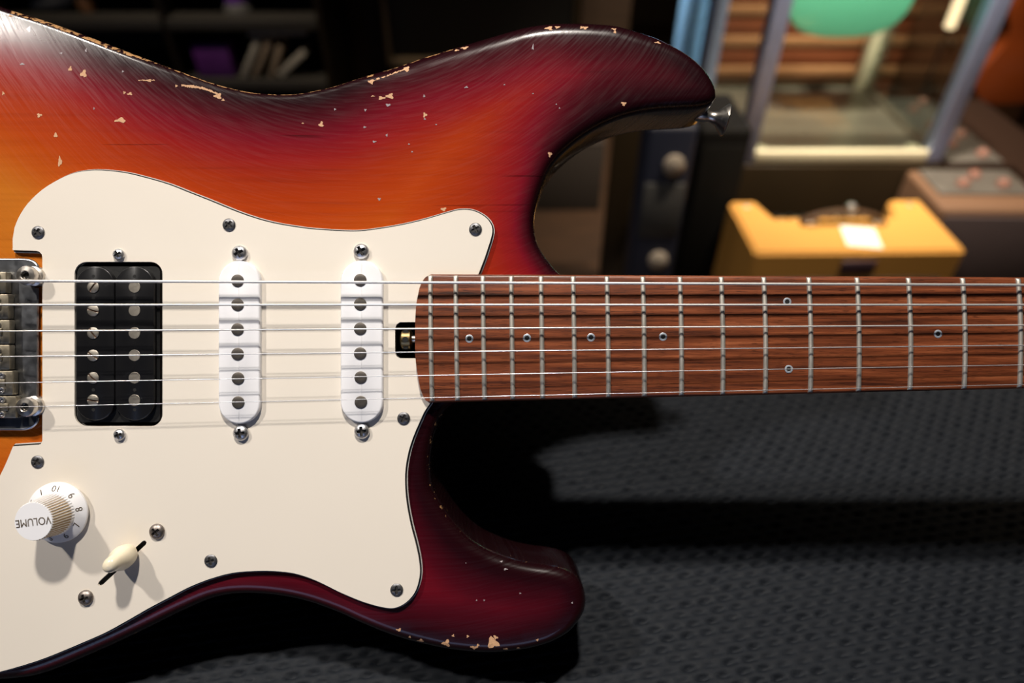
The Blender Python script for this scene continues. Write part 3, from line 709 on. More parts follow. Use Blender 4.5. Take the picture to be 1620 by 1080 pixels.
# frets 22..7 read from the photograph, the rest by the rule of the scale
FR = {n: 6 + 2410 * 2 ** (-n / 12) for n in range(1, 23)}
FR.update({22:681.7,21:722,20:765,19:810,18:857.3,17:908.3,16:962,15:1019,14:1078,13:1143.5,12:1211,11:1282.5,10:1359,9:1440.5,8:1526.5,7:1614.5})
def fret_me(xp):
    V = []; Fc = []; vv = [0.012, 0.02, 0.035] + list(np.linspace(.07, .93, 16)) + [0.965, .98, .988]; prof = [(-1.08, -.3), (-1.0, .35), (-.7, .8), (-.25, 1.02), (.25, 1.02), (.7, .8), (1.0, .35), (1.08, -.3)]
    m = len(prof)
    for k, v in enumerate(vv):
        py = bot_px(xp) + v * (top_px(xp) - bot_px(xp)); x_px = xp + (py - 535) * 0.014
        p = fb_point(x_px, v, roll=False); e = (.25, .7, 1)[min(k, len(vv) - 1 - k, 2)]
        for (a, h) in prof: V.append((p[0] + a * mm, p[1], p[2] + h * e * mm))
    for j in range(len(vv) - 1):
        for k in range(m - 1): Fc.append((j*m+k, (j+1)*m+k, (j+1)*m+k+1, j*m+k+1))
    Fc.append(tuple(range(m))); Fc.append(tuple(range((len(vv)-1)*m, len(vv)*m))[::-1])
    bm = bmesh.new(); me = mesh('fret', V, Fc); bm.from_mesh(me); bmesh.ops.recalc_face_normals(bm, faces=bm.faces); bm.to_mesh(me); bm.free()
    return autosmooth(me, 50)
for n in range(22, 0, -1): link('fret', fret_me(FR[n]), mat['fret'], fb)
# ring position markers
ringm = lathe_me('position_marker', [(1.75*mm, -0.3*mm), (1.75*mm, 0.05*mm), (1.6*mm, 0.12*mm), (1.05*mm, 0.12*mm), (0.95*mm, 0.0), (0.95*mm, -0.1*mm)], 24)
ringd = lathe_me('marker_centre', [(0.96*mm, -0.2*mm), (0.96*mm, 0.03*mm), (0.05*mm, 0.03*mm)], 18)
for (px, py) in ((742.5,535.5),(833.7,534.5),(935,533.5),(1049,532.5),(1246,477),(1248.5,583.5),(1484,528)):
    v = (bot_px(px) - py) / (bot_px(px) - top_px(px)); p = fb_point(px, v, 0.02*mm)
    r = link('position_marker', ringm, mat['ring'], fb, p); link('marker_centre', ringd, mat['cavity'], fb, p)
# ---- six strings
ST = [(444.2, 450.7, .60, 1), (482, 482, .46, 1), (523.7, 514, .34, 1), (564, 546, .235, 0), (605.7, 577, .185, 0), (644, 608, .145, 0)]
for k, (ya, yb, r, wound) in enumerate(ST):
    def sp(x, z):
        py = ya + (yb - ya) * x / 1620; q = L(x, py, z); return (q[0], q[1], z)
    pts = [sp(-2, 4.2*mm), sp(6, 4.6*mm)] + [sp(x, (4.6 - 1.9 * (x / 1620)) * mm) for x in (100, 400, 700, 1000, 1300, 1620, 2000)] + [sp(NUTX, 1.6*mm)]
    e = pts[-1]; pts.append((hx + (45 + 24 * k)*mm, hy + (26 - 1.2 * k)*mm * (1 - .02*k), -1*mm))
    link('string', tube_me('string', pts, r * mm, 10), mat['wound' if wound else 'plain'], G)
    link('tuner_post', lathe_me('tuner_post', [(3*mm, 0), (3*mm, 3*mm), (2.4*mm, 4*mm), (3*mm, 6*mm), (.1*mm, 6.2*mm)], 16), mat['nickel'], neck, (hx + (45 + 24 * k)*mm, hy + (28 - 1.2*k)*mm, -5*mm))

# ---- bridge
BZ = ZB + 3.0*mm
bp_px = [(-95,411),(40,411),(50,413.5),(56,419),(58,426),(58,428.5)]
top = catmull([(34,411),(44,411.8),(52,415),(57,421),(58,430)], 2, False)
pts = [(-95, 411)] + [tuple(p) for p in top] + [(58, 431)]
# notch round the upper pivot post, straight knife edge, notch round the lower post
pts += [(50, 431), (47, 436), (47, 447), (50, 454), (58, 455), (58, 633), (50, 634), (47, 640), (47, 652), (50, 657), (58, 658)]
pts += [tuple(p) for p in catmull([(58, 661), (56, 668), (50, 674), (41, 677.5), (30, 678.5)], 2, False)] + [(-95, 678.5)]
bplate = [L(x, y, BZ) for x, y in pts]
br = link('bridge', plate_me('bridge', [ccw(bplate)], BZ - 1.6*mm, BZ), mat['chrome'], G); br['label'] = 'tarnished chrome tremolo bridge plate'
edge = [(*L(x, y, BZ), BZ) for x, y in ([(-95, 411)] + [tuple(p) for p in top])]
link('plate_rim', tube_me('plate_rim', [(p[0], p[1], BZ - 0.7*mm) for p in edge], 0.8*mm, 8), mat['chrome'], br)
edge2 = [tuple(p) for p in catmull([(58, 661), (56, 668), (50, 674), (41, 677.5), (30, 678.5)], 2, False)] + [(-95, 678.5)]
link('plate_rim', tube_me('plate_rim', [(*L(x, y, BZ), BZ - 0.7*mm) for x, y in edge2], 0.8*mm, 8), mat['chrome'], br)
post_me = lathe_me('pivot_post', [(4.4*mm, -4*mm), (4.4*mm, 0.0*mm), (4.2*mm, .5*mm), (3.1*mm, 1.0*mm), (3.1*mm, 2.4*mm), (4.0*mm, 2.9*mm), (4.2*mm, 4.4*mm), (3.8*mm, 5.4*mm), (2.0*mm, 5.8*mm), (1.7*mm, 5.5*mm), (1.65*mm, 4.0*mm), (0.05*mm, 4.0*mm)], 32)
hexh = lathe_me('hex_socket', [(1.66*mm, -.5*mm), (1.66*mm, 0.05*mm), (.05*mm, 0.05*mm)], 6)
for (x, y) in ((54, 437), (53.5, 642)):
    q = link('pivot_post', post_me, mat['nickel'], br, (*L(x, y, BZ), BZ)); link('hex_socket', hexh, mat['cavity'], br, (*L(x, y, BZ), BZ + 4.0*mm))
sy = [429, 464, 505, 544.5, 585.5, 625.5, 662]; sx = [9, 13, 15, 15, 20, 25]
grub = lathe_me('saddle_screw', [(1.35*mm, -3*mm), (1.35*mm, 0.8*mm), (1.15*mm, 1.05*mm), (0.75*mm, 1.05*mm), (0.7*mm, 0.3*mm), (0.05*mm, 0.3*mm)], 20)
for k in range(6):
    zs = BZ + 3.9*mm; (xb, yt), (xa, yb2) = L(sx[k], sy[k] + .8, zs), L(-70, sy[k + 1] - .8, zs)
    s = link('saddle', box_me('saddle', xa, xb, yb2, yt, BZ + 0.3*mm, zs, 0.5*mm), mat['saddle'], br)
    yc = (yt + yb2) / 2
    link('string_notch', box_me('string_notch', xb - 7.5*mm, xb - 3.0*mm, yc - 1.6*mm, yc + 1.6*mm, zs - 0.4*mm, zs + 0.55*mm, 0.4*mm), mat['saddle'], br)
    for dy in (3.1, -3.1):
        link('saddle_screw', grub, mat['screw'], br, (L(1 + k * 0.6 - (6 if k < 4 else 0), 0, zs)[0], yc + dy * mm, zs - 0.25*mm))
blk = [(30, 452), (30, 640)]
link('bridge_shade_block', prism_me('bridge_shade_block', px_loop(-60, 40, 470, 620, 1, BZ), BZ - 22*mm, BZ - 1.7*mm), mat['cavity'], br)  # black block added under the plate as shade below the bridge

# ---- volume knob
kx, ky = L(96, 808.5, ZP)
def knob_stem():
    n = 184; V = []; Fc = []; rows = [(9.3, 4.4), (8.9, 6.0), (8.35, 11.0), (7.95, 16.2), (7.6, 16.8), (0.05, 16.9)]
    for (r, z) in rows:
        for i in range(n):
            rr = r - (0.42 if (i % 4 >= 2 and 4.4 < z < 16.7 and r > 1) else 0); a = 2*math.pi*i/n; V.append((rr*math.cos(a)*mm, rr*math.sin(a)*mm, z*mm))
    for j in range(len(rows) - 1):
        for i in range(n): k = (i+1) % n; Fc.append((j*n+i, j*n+k, (j+1)*n+k, (j+1)*n+i))
    me = mesh('knob_grip', V, Fc); me.materials.append(mat['white']); me.materials.append(mat['groove'])
    for p in me.polygons:
        j = p.index // n; i = p.index % n
        if 1 <= j <= 2 and i % 4 in (1, 2): p.material_index = 1
    return me
kn = link('volume_knob', lathe_me('volume_knob', [(12.4*mm, 1.0*mm), (13.0*mm, 1.6*mm), (12.9*mm, 2.4*mm), (11.6*mm, 3.5*mm), (9.3*mm, 4.7*mm), (8.8*mm, 5.0*mm), (0.1*mm, 5.0*mm)], 72), mat['white'], G, (kx, ky, ZP))
kn['label'] = 'white skirted volume knob'
link('knob_grip', knob_stem(), [], kn)
link('control_shaft', lathe_me('control_shaft', [(3.2*mm, -0.5*mm), (3.2*mm, 2*mm)], 16), mat['nickel'], kn)
vt = link('knob_lettering', text_me('VOLUME', 4.0*mm), mat['print'], kn, (0, 0, 16.93*mm)); vt.rotation_euler = (0, 0, math.radians(187)); vt.scale = (0.93, 1.12, 1)
al = math.atan2(1.2, 2.3)
for s, deg in (('10', 86), ('9', 47), ('8', 10), ('7', -27), ('6', -63), ('5', -98), ('4', -134), ('3', -170), ('2', 154), ('1', 122)):
    t = math.radians(deg); er = Vector((math.cos(t), math.sin(t), 0)); nz = (er * math.sin(al) + Vector((0, 0, 1)) * math.cos(al)).normalized()
    up = (-er * math.cos(al) + Vector((0, 0, 1)) * math.sin(al)).normalized(); rt = up.cross(nz)
    pos = er * 10.75*mm + Vector((0, 0, 4.02*mm))
    q = link('knob_number', text_me(s, 3.7*mm), mat['print'], kn)
    q.matrix_local = Matrix(((rt.x, up.x, nz.x, pos.x), (rt.y, up.y, nz.y, pos.y), (rt.z, up.z, nz.z, pos.z), (0, 0, 0, 1)))

# ---- pickup selector switch
wx, wy = L(203, 876, ZP)
sw = link('selector_switch', lathe_me('selector_switch', [(4.2*mm, 1.6*mm), (4.9*mm, 2.2*mm), (5.2*mm, 4.5*mm), (5.1*mm, 6.2*mm), (4.6*mm, 7.8*mm), (3.8*mm, 9.2*mm), (3.4*mm, 10.8*mm), (3.3*mm, 13.2*mm), (2.6*mm, 14.8*mm), (1.5*mm, 15.5*mm), (0.05*mm, 15.8*mm)], 40), mat['ivory'], G, (wx, wy, ZP))
sw['label'] = 'ivory pickup selector switch tip'; sw.rotation_euler = (0.03, 0.0, math.radians(43)); sw.scale = (1.12, 0.95, 1)
link('switch_lever', box_me('switch_lever', -2*mm, 2*mm, -0.6*mm, 0.6*mm, -5*mm, 2.0*mm), mat['nickel'], sw)
sm = (sa + sbn) / 2
bl = link('slot_shade_strip', box_me('slot_shade_strip', -14.3*mm, 14.3*mm, -1.3*mm, 1.3*mm, -2.36*mm, -1.9*mm), mat['cavity'], pg, (sm.x, sm.y, ZP)); bl.rotation_euler = (0, 0, math.atan2(dv.y, dv.x))  # dark strip laid under the slot for the shade inside it

# ================================================================== TWEED AMPLIFIER
mat['tweed'] = M('honey_tweed', (0.57, 0.29, 0.062), 0.62, noise=(300, 0.15), bump=(900, 0.4, 0.0006))
mat['grille'] = M('brown_grille_cloth', (0.035, 0.022, 0.018), 0.8, noise=(200, 0.3))
mat['leather'] = M('brown_leather', (0.06, 0.03, 0.015), 0.5)
mat['panel'] = M('chrome_panel', (0.45, 0.43, 0.40), 0.3, 1.0)
mat['knob'] = M('black_knob', (0.008, 0.008, 0.008), 0.3)
mat['plum'] = M('plum_badge', (0.055, 0.03, 0.045), 0.5)
mat['paper'] = M('white_card', (0.85, 0.84, 0.80), 0.6)
AH = 0.42; a0 = Vector((0.577, 1.36, 0)); AW, AD = 0.508, 0.245
amp = empty('tweed_amplifier', a0, 'honey tweed combo amplifier with leather handle on its top', 'amplifier', rot=(0, 0, math.radians(1.2)))
nt0, nt1, nd = 0.095, 0.400, 0.085
cabl = [(0, 0), (AW, 0), (AW, AD), (nt1 + .025, AD), (nt1, AD - nd), (nt0, AD - nd), (nt0 - .025, AD), (0, AD)]
def tweed_cab():
    bm = bmesh.new()
    vs = [bm.verts.new((x, y, AH)) for x, y in cabl]; top = bm.faces.new(vs)
    r = bmesh.ops.extrude_face_region(bm, geom=[top]); vv = [g for g in r['geom'] if isinstance(g, bmesh.types.BMVert)]
    for v in vv: v.co.z = 0.01
    bmesh.ops.recalc_face_normals(bm, faces=bm.faces)
    ed = [e for e in bm.edges if not (e.verts[0].co.z < .1 and e.verts[1].co.z < .1)]
    bmesh.ops.bevel(bm, geom=ed, offset=0.007, segments=3, affect='EDGES')
    return autosmooth(from_bm('cabinet', bm), 35)
link('cabinet', tweed_cab(), mat['tweed'], amp)
link('grille_cloth', box_me('grille_cloth', 0.035, AW - .035, -0.004, 0.004, 0.05, 0.345, 0.002), mat['grille'], amp)
link('name_badge', box_me('name_badge', 0.215, 0.300, -0.005, 0.002, 0.360, 0.396, 0.003), mat['plum'], amp)
cp = link('control_panel', box_me('control_panel', nt0 + .002, nt1 - .002, AD - nd + 0.001, AD - .004, 0.30, 0.375, 0.003), mat['panel'], amp)
knb = lathe_me('amp_knob', [(0.013, 0), (0.013, 0.012), (0.008, 0.016), (0.006, 0.024), (0.0005, 0.025)], 16)
for k in range(8): link('amp_knob', knb, mat['knob'], cp, (nt0 + 0.025 + k * 0.0365, AD - nd + 0.045, 0.375))
arc = [(0.150 + 0.215 * i / 12, 0.128, AH + 0.004 + 0.030 * math.sin(math.pi * i / 12) ** .7) for i in range(13)]
def strap_me(pts, w, h):
    V = []; Fc = []
    for (x, y, z) in pts: V += [(x, y - w, z - h), (x, y + w, z - h), (x, y + w, z + h), (x, y - w, z + h)]
    for i in range(len(pts) - 1):
        for k in range(4): Fc.append((i*4+k, i*4+(k+1) % 4, (i+1)*4+(k+1) % 4, (i+1)*4+k))
    Fc += [(3, 2, 1, 0), tuple(range(len(V) - 4, len(V)))]
    bm = bmesh.new(); me = mesh('strap', V, Fc); bm.from_mesh(me); bmesh.ops.recalc_face_normals(bm, faces=bm.faces); bm.to_mesh(me); bm.free(); return me
h = link('handle', strap_me(arc, 0.011, 0.0035), mat['leather'], amp)
for x in (0.176, 0.344): link('handle_clip', box_me('handle_clip', x - .016, x + .016, 0.112, 0.144, AH - .001, AH + .012, 0.005), mat['nickel'], h)
stud = lathe_me('top_stud', [(0.008, -.002), (0.008, 0.002), (0.004, 0.004), (0.0003, 0.0045)], 16)
for (x, y) in ((0.04, 0.215), (0.468, 0.215)): link('top_stud', stud, mat['nickel'], amp, (x, y, AH))
for (x, y) in ((0.04, 0.04), (AW - .04, 0.04), (0.04, AD - .04), (AW - .04, AD - .04)):
    link('foot', lathe_me('foot', [(0.014, 0), (0.016, 0.011)], 16), mat['knob'], amp, (x, y, 0))
pt = link('price_card', box_me('price_card', -0.041, 0.041, -0.046, 0.046, 0, 0.0012), mat['paper'], None, at_z(1362, 375, AH + .001)); pt.rotation_euler = (0, 0, math.radians(-9))
tag(pt, 'blank white card lying on top of the tweed amplifier', 'card')
sv = link('silver_clip', lathe_me('silver_clip', [(0.013, 0), (0.014, 0.008), (0.010, 0.016), (0.002, 0.019)], 18), mat['screw'], None, (a0.x + 0.262, a0.y + 0.135, AH + 0.037))
tag(sv, 'small silver knob sitting on the tweed amplifier handle', 'knob')

# ================================================================== GLASS DISPLAY CASE
mat['alu'] = M('brushed_aluminium', (0.42, 0.50, 0.82), 0.5, 0.8, noise=(60, 0.1, (1, 1, 6)))  # daylight reflected by the posts put into the blue tint
mat['rail'] = M('pale_rail', (0.60, 0.56, 0.42), 0.4, 0.0)
mat['deck'] = M('grey_mirror_deck', (0.22, 0.20, 0.165), 0.30, 0.65, noise=(8, 0.25))
mat['plinth'] = M('black_plinth', (0.018, 0.012, 0.006), 0.35)
cx0, cx1, cy0, cy1, cz0, cz1 = 0.652, 1.240, 1.83, 2.41, 0.425, 1.20
case = empty('display_case', ((cx0 + cx1) / 2, (cy0 + cy1) / 2, 0), 'glass display case with aluminium corner posts on black plinth', 'display case')
O = case.location
def cb(name, x0, x1, y0, y1, z0, z1, m, parent=case, bev=0.0):
    return link(name, box_me(name, x0 - O.x, x1 - O.x, y0 - O.y, y1 - O.y, z0, z1, bev), m, parent)
cb('plinth', cx0 - .01, cx1 + .01, cy0 - .01, cy1 + .01, 0, cz0 - .012, mat['plinth'], bev=.004)
cb('deck', cx0 + .01, cx1 - .01, cy0 + .01, cy1 - .01, cz0 - .010, cz0 + .002, mat['deck'])
pw = 0.046
for (x, y) in ((cx0, cy0), (cx1 - pw, cy0), (cx0, cy1 - pw), (cx1 - pw, cy1 - pw)):
    cb('corner_post', x, x + pw, y, y + pw, cz0 - .008, cz1, mat['alu'] if (x, y) != (cx1 - pw, cy1 - pw) else mat['rail'], bev=.004)  # back right post paler, strong light put into its colour
cb('bottom_rail', cx0 + pw, cx1 - pw, cy0, cy0 + .022, cz0 - .008, cz0 + .028, mat['rail'], bev=.003)
cb('bottom_rail', cx0 + pw, cx1 - pw, cy1 - .022, cy1, cz0 - .008, cz0 + .02, mat['plinth'], bev=.003)
for x in (cx0, cx1 - .022): cb('bottom_rail', x, x + .022, cy0 + pw, cy1 - pw, cz0 - .008, cz0 + .02, mat['deck'], bev=.003)
for (x0, x1, y0, y1) in ((cx0 + pw, cx1 - pw, cy0, cy0 + .03), (cx0 + pw, cx1 - pw, cy1 - .03, cy1), (cx0, cx0 + .03, cy0 + pw, cy1 - pw), (cx1 - .03, cx1, cy0 + pw, cy1 - pw)):
    cb('top_rail', x0, x1, y0, y1, cz1 - .035, cz1, mat['alu'], bev=.003)
g = 0.012
for (x0, x1, y0, y1) in ((cx0 + pw, cx1 - pw, cy0 + g, cy0 + g + .004), (cx0 + g, cx0 + g + .004, cy0 + pw, cy1 - pw), (cx1 - g - .004, cx1 - g, cy0 + pw, cy1 - pw)):
    cb('glass_pane', x0, x1, y0, y1, cz0 + .021, cz1 - .036, mat['glass'])
cb('glass_top', cx0 + .031, cx1 - .031, cy0 + .031, cy1 - .031, cz1 - .012, cz1 - .006, mat['glass'])
for (x, y) in ((cx0 + .07, cy0 + .045), (cx1 - .07, cy0 + .05)):
    link('pane_clip', box_me('pane_clip', x - .018 - O.x, x + .018 - O.x, y - .012 - O.y, y + .012 - O.y, cz0 + .002, cz0 + .022, .004), mat['rail'], case)

# sea-green guitar body hanging in the case
mat['green'] = M('sea_green_lacquer', (0.13, 0.50, 0.35), 0.25, coat=0.6)
mat['darkgreen'] = M('dark_green_guard', (0.03, 0.26, 0.17), 0.25, coat=0.5)
mat['binding'] = M('pale_binding', (0.72, 0.66, 0.45), 0.4)
def guitar_loop(w, hgt):                             # generic double-cutaway outline, bottom at origin, z up
    half = [(0, 0), (.18, .008), (.34, .045), (.45, .12), (.5, .23), (.48, .34), (.41, .45), (.37, .54), (.39, .63), (.44, .72), (.46, .82), (.43, .93), (.36, 1.0), (.28, .97), (.25, .88), (.16, .83), (0, .82)]
    P = [(x * w, z * hgt) for x, z in half] + [(-x * w, z * hgt) for x, z in half[-2:0:-1]]
    return catmull(P, 0.008)
def hung_guitar(name, loc, w, hgt, mb, label, cat, trim=True, rz=0.0, neck=.18):
    e = empty(name, loc, label, cat, rot=(0, 0, rz)); lp = guitar_loop(w, hgt)
    rot = Matrix.Rotation(math.pi / 2, 4, 'X')
    me = prism_me('body', lp, -0.022, 0.022, 0.006, 3, 0.006); me.transform(rot); link('body', me, mb, e)
    if trim:
        me = plate_me('binding', [offset(ccw(lp), 0.001), offset(ccw(lp), -0.003)], -0.020, 0.010); me.transform(rot); link('binding', me, mat['binding'], e)
        gl = catmull([(0.02, .16), (.10, .14), (.15, .20), (.13, .30), (.10, .38), (0.02, .36), (-.03, .28)], 0.008)
        me = plate_me('pickguard', [ccw(gl)], 0.0222, 0.0245); me.transform(rot); link('pickguard', me, mat['darkgreen'], e)
    me = box_me('neck', -.028, .028, -.012, .020, hgt * .7, hgt * .7 + neck, .006); link('neck', me, mat['maple'], e)
    return e
tg = at_y(1325, 57, 2.14)
hung_guitar('hanging_guitar', tg, 0.36, 0.43, mat['green'], 'sea-green guitar with rounded body hanging inside glass case', 'guitar')

# ================================================================== WOODEN SLAT PANEL BEHIND THE CASE
mat['slat_dark'] = wood_planks('reddish_slat', (0.12, 0.028, 0.010), (0.21, 0.058, 0.022), 0.5)
mat['slat_light'] = wood_planks('tan_slat', (0.22, 0.095, 0.042), (0.34, 0.165, 0.08), 0.5)
sp = empty('slatted_wood_panel', (1.03, 2.50, 0), 'reddish brown slatted wooden panel standing behind the display case', 'panel')
zz = 0.16; k = 0
while zz < 1.25:
    th = 0.066 if k % 2 == 0 else 0.036
    link('slat', box_me('slat', -0.32, 0.345, -0.012 if k % 2 == 0 else -0.018, 0.012, zz + .001, zz + th - .001, .002), mat['slat_dark' if k % 2 == 0 else 'slat_light'], sp)
    zz += th; k += 1
for x in (-.28, .30): link('upright', box_me('upright', x - .03, x + .03, 0.0125, 0.05, 0, 1.25), mat['slat_dark'], sp)

# pale blue board beside the case
mat['bluebd'] = M('pale_blue_board', (0.22, 0.50, 0.98), 0.5)
bb = link('blue_board', box_me('blue_board', -.050, .050, -.012, .012, 0, 1.15, .003), mat['bluebd'], None, (0.645, 2.62, 0)); tag(bb, 'narrow pale blue board standing left of the slatted panel', 'board')

# ================================================================== SECOND AMPLIFIER ON THE RIGHT
mat['mauve'] = M('mauve_grille', (0.050, 0.035, 0.040), 0.7, noise=(120, 0.2))
mat['tan'] = M('tan_covering', (0.13, 0.068, 0.038), 0.7)
mat['greyp'] = M('grey_control_plate', (0.11, 0.102, 0.095), 0.5, 0.3, noise=(20, 0.3))
mat['redk'] = M('reddish_knob', (0.20, 0.095, 0.075), 0.5)
am2 = empty('brown_amplifier', (1.37, 1.585, 0), 'brown amplifier with mauve grille right of the tweed amplifier', 'amplifier', rot=(0, 0, math.radians(-1)))
link('cabinet', box_me('cabinet', -.235, .26, 0, .225, 0.012, .405, .012, 3), mat['tan'], am2)
link('grille_cloth', box_me('grille_cloth', -.222, .247, -.006, .004, .05, .385, .002), mat['mauve'], am2)
cp2 = link('control_panel', box_me('control_panel', -.21, .045, .075, .215, .402, .412, .003), mat['greyp'], am2)
kk = lathe_me('panel_knob', [(.017, 0), (.016, .012), (.010, .018), (.0005, .019)], 18)
for i in range(3): link('panel_knob', kk, mat['redk' if i % 2 == 0 else 'knob'], cp2, (-.02 - i * .055, .12 + (i % 2) * .05, .412))
mat['umberd'] = M('dark_umber', (.016, .007, .004), .85, spec=.15)
link('top_board', box_me('top_board', .055, .255, .075, .215, .402, .425, .004), mat['umberd'], am2)
for (x, y) in ((-.2, .04), (.22, .04), (-.2, .19), (.22, .19)): link('foot', lathe_me('foot', [(0.016, 0), (0.018, 0.014)], 14), mat['knob'], am2, (x, y, 0))
mx = empty('mixing_console', (1.44, 1.84, 0), 'grey console with reddish knobs behind the brown amplifier', 'console')
link('cabinet', box_me('cabinet', -.17, .19, 0, .50, 0, .405, .008, 3), mat['umberd'], mx)
cp3 = link('control_panel', box_me('control_panel', -.165, -.005, .01, .49, .403, .413, .003), mat['greyp'], mx)
for i in range(7): link('panel_knob', kk, mat['redk' if i % 3 else 'knob'], cp3, (-.05 - (i % 2) * .06, .05 + i * .065, .413))

# dark orange guitar body and grey box beyond
mat['orange'] = M('dark_orange_lacquer', (0.15, 0.028, 0.004), 0.4, coat=.3)
og = at_y(1590, 163, 2.5)
hung_guitar('orange_guitar', og, 0.34, 0.42, mat['orange'], 'dark orange guitar with rounded body at right edge beyond the case', 'guitar', trim=False, rz=.1, neck=.4)
gb = link('grey_box', box_me('grey_box', -.12, .12, -.15, .15, 0, .40, .01), M('slate_grey', (.045, .047, .052), .6), None, (2.0, 2.2, 0)); tag(gb, 'slate grey box on the floor below the orange guitar', 'box')

# dark wood cabinet behind the case on the right, and a glowing cream strip in front
mat['umber'] = wood_planks('umber_cabinet_wood', (0.045, 0.020, 0.010), (0.10, 0.045, 0.022), 0.4)
dc = empty('wood_cabinet', (1.85, 3.0, 0), 'dark wooden cabinet in shade behind the right of the case', 'cabinet')
link('carcass', box_me('carcass', -.42, .45, 0, .4, 0, .72, .006), mat['umber'], dc)
for x0, x1 in ((-.41, .012), (.018, .44)):
    d = link('door', box_me('door', x0, x1, -.016, -.001, .05, .70, .004), mat['umber'], dc)
    link('door_knob', lathe_me('door_knob', [(.006, 0), (.006, .012), (.012, .02), (.0005, .024)], 14), mat['nickel'], d, ((x0 if x0 > 0 else x1) + (.03 if x0 > 0 else -.03), -.016, .4)).rotation_euler = (math.pi/2, 0, 0)
mat['stripglow'] = M('warm_tube_glow', (1, .8, .6), .5, emit=(1, .70, .42, 1.3))  # emission gives the bright cream strip
lt = empty('glow_strip', at_y(1512, 18, 2.72), 'small glowing cream strip seen past the glass case', 'lamp')
link('strip_tube', tube_me('strip_tube', [(0, 0, -.062), (0, 0, -.055), (0, 0, .10), (0, 0, .107)], [.006, .020, .020, .006], 16), mat['stripglow'], lt)
link('strip_stem', tube_me('strip_stem', [(0, .0, -.06), (0, 0, -lt.location.z + .02)], .008, 10), mat['knob'], lt)
link('strip_base', lathe_me('strip_base', [(.07, 0), (.07, .012), (.012, .022)], 20), mat['knob'], lt, (0, 0, -lt.location.z))

# ================================================================== BLACK CABINET, BLUE CASE AND CARTON LEFT OF THE TWEED AMP
mat['blacktolex'] = M('black_tolex', (0.0025, 0.0025, 0.003), 0.75, spec=.15, bump=(400, .3, .001))
bs = empty('black_speaker_cabinet', (0.50, 1.64, 0), 'black speaker cabinet left of the tweed amplifier', 'speaker')
SPH = at_y(1125, 205, 1.62).z
link('box', box_me('box', -.03, .10, -.02, .22, .012, SPH, .012, 3), mat['blacktolex'], bs)
link('speaker_grille', box_me('speaker_grille', -.02, .09, -.026, -.021, .05, SPH - .04, .002), M('charcoal_grille', (.006, .006, .006), .9, spec=.1), bs)
for (x, y) in ((-.015, 0), (.085, 0), (-.015, .2), (.085, .2)): link('foot', lathe_me('foot', [(0.012, 0), (0.013, 0.014)], 12), mat['knob'], bs, (x, y, 0))
mat['navy'] = M('navy_vinyl', (0.012, 0.017, 0.040), 0.6)
mat['highlightm'] = M('pale_highlight', (0.40, 0.36, 0.32), 0.5, 0.2)  # highlights on the case put into pale discs
mat['slatev'] = M('slate_vinyl', (0.050, 0.053, 0.058), 0.6)
nb = empty('navy_flight_case', (0.385, 1.52, 0), 'navy and slate upright case with two pale highlight discs beside black speaker', 'case')
link('case_shell', box_me('case_shell', -.068, .050, 0, .10, 0.002, at_y(1070, 200, 1.52).z, .012, 3), mat['navy'], nb)
link('side_panel', box_me('side_panel', -.060, .042, -.005, .002, at_y(1070, 376, 1.515).z, at_y(1070, 291, 1.515).z, .004), mat['slatev'], nb)
for z in (at_y(1070, 412, 1.515).z, at_y(1085, 262, 1.515).z):
    l = link('latch', lathe_me('latch', [(.026, -.004), (.026, .006), (.012, .012), (.0005, .013)], 20), mat['highlightm'], nb, (.004, -.003, z)); l.rotation_euler = (math.pi / 2, 0, 0)
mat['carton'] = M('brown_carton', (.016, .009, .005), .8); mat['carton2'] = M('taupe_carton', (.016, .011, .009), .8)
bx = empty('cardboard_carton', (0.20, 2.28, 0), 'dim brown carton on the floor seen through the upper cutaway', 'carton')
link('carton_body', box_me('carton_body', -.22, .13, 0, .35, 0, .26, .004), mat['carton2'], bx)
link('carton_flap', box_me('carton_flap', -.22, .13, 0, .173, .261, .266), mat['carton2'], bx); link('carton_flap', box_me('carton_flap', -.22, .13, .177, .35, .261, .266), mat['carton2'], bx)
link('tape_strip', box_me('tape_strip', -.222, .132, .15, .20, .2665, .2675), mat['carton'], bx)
for (px, py) in ((1005, 340), (1024, 363)):
    p = at_y(px, py, 1.75)
    s = empty('door_stop_knob', p, 'small brassy knob in the dark, %s of two beside the navy case' % ('upper' if py < 350 else 'lower'), 'knob')
    q = link('knob_head', lathe_me('knob_head', [(.006, -.01), (.009, 0), (.011, .006), (.006, .012), (.0005, .013)], 16), mat['brass'], s); q.rotation_euler = (math.pi/2, 0, 0)
dp = link('dark_panel', box_me('dark_panel', -.06, .06, 0, .02, 0, .62, .003), mat['plinth'], None, (0.335, 1.77, 0)); tag(dp, 'dark narrow panel holding two brassy knobs behind the navy case', 'panel')

# ================================================================== LEFT BACKGROUND: SHELVES AND FRAMED BLACK SCREEN
mat['shelf'] = M('charcoal_shelf', (0.050, 0.046, 0.042), 0.55)
mat['purple'] = M('purple_card', (0.13, 0.025, 0.22), 0.5, noise=(40, .4)); mat['violet'] = M('violet_glaze', (0.16, 0.05, 0.36), 0.3)
mat['grey'] = M('grey_ceramic', (0.16, 0.16, 0.16), 0.5)
SY = 2.6
sh = empty('shelf_unit', (-1.1, SY, 0), 'dark shelf unit holding purple box and leaning white booklets', 'shelf')
SX = sh.location.x
link('back_board', box_me('back_board', -.75, .42, .36, .38, 0, 1.2), mat['plinth'], sh)
for x in (-.77, -.16, .40): link('side_board', box_me('side_board', x, x + .02, .0, .38, 0, 1.2, .002), mat['plinth'], sh)
for z in (.10, .335, .552, .80): link('shelf_board', box_me('shelf_board', -.749, .399, .0, .358, z, z + .038, .003), mat['shelf'], sh)
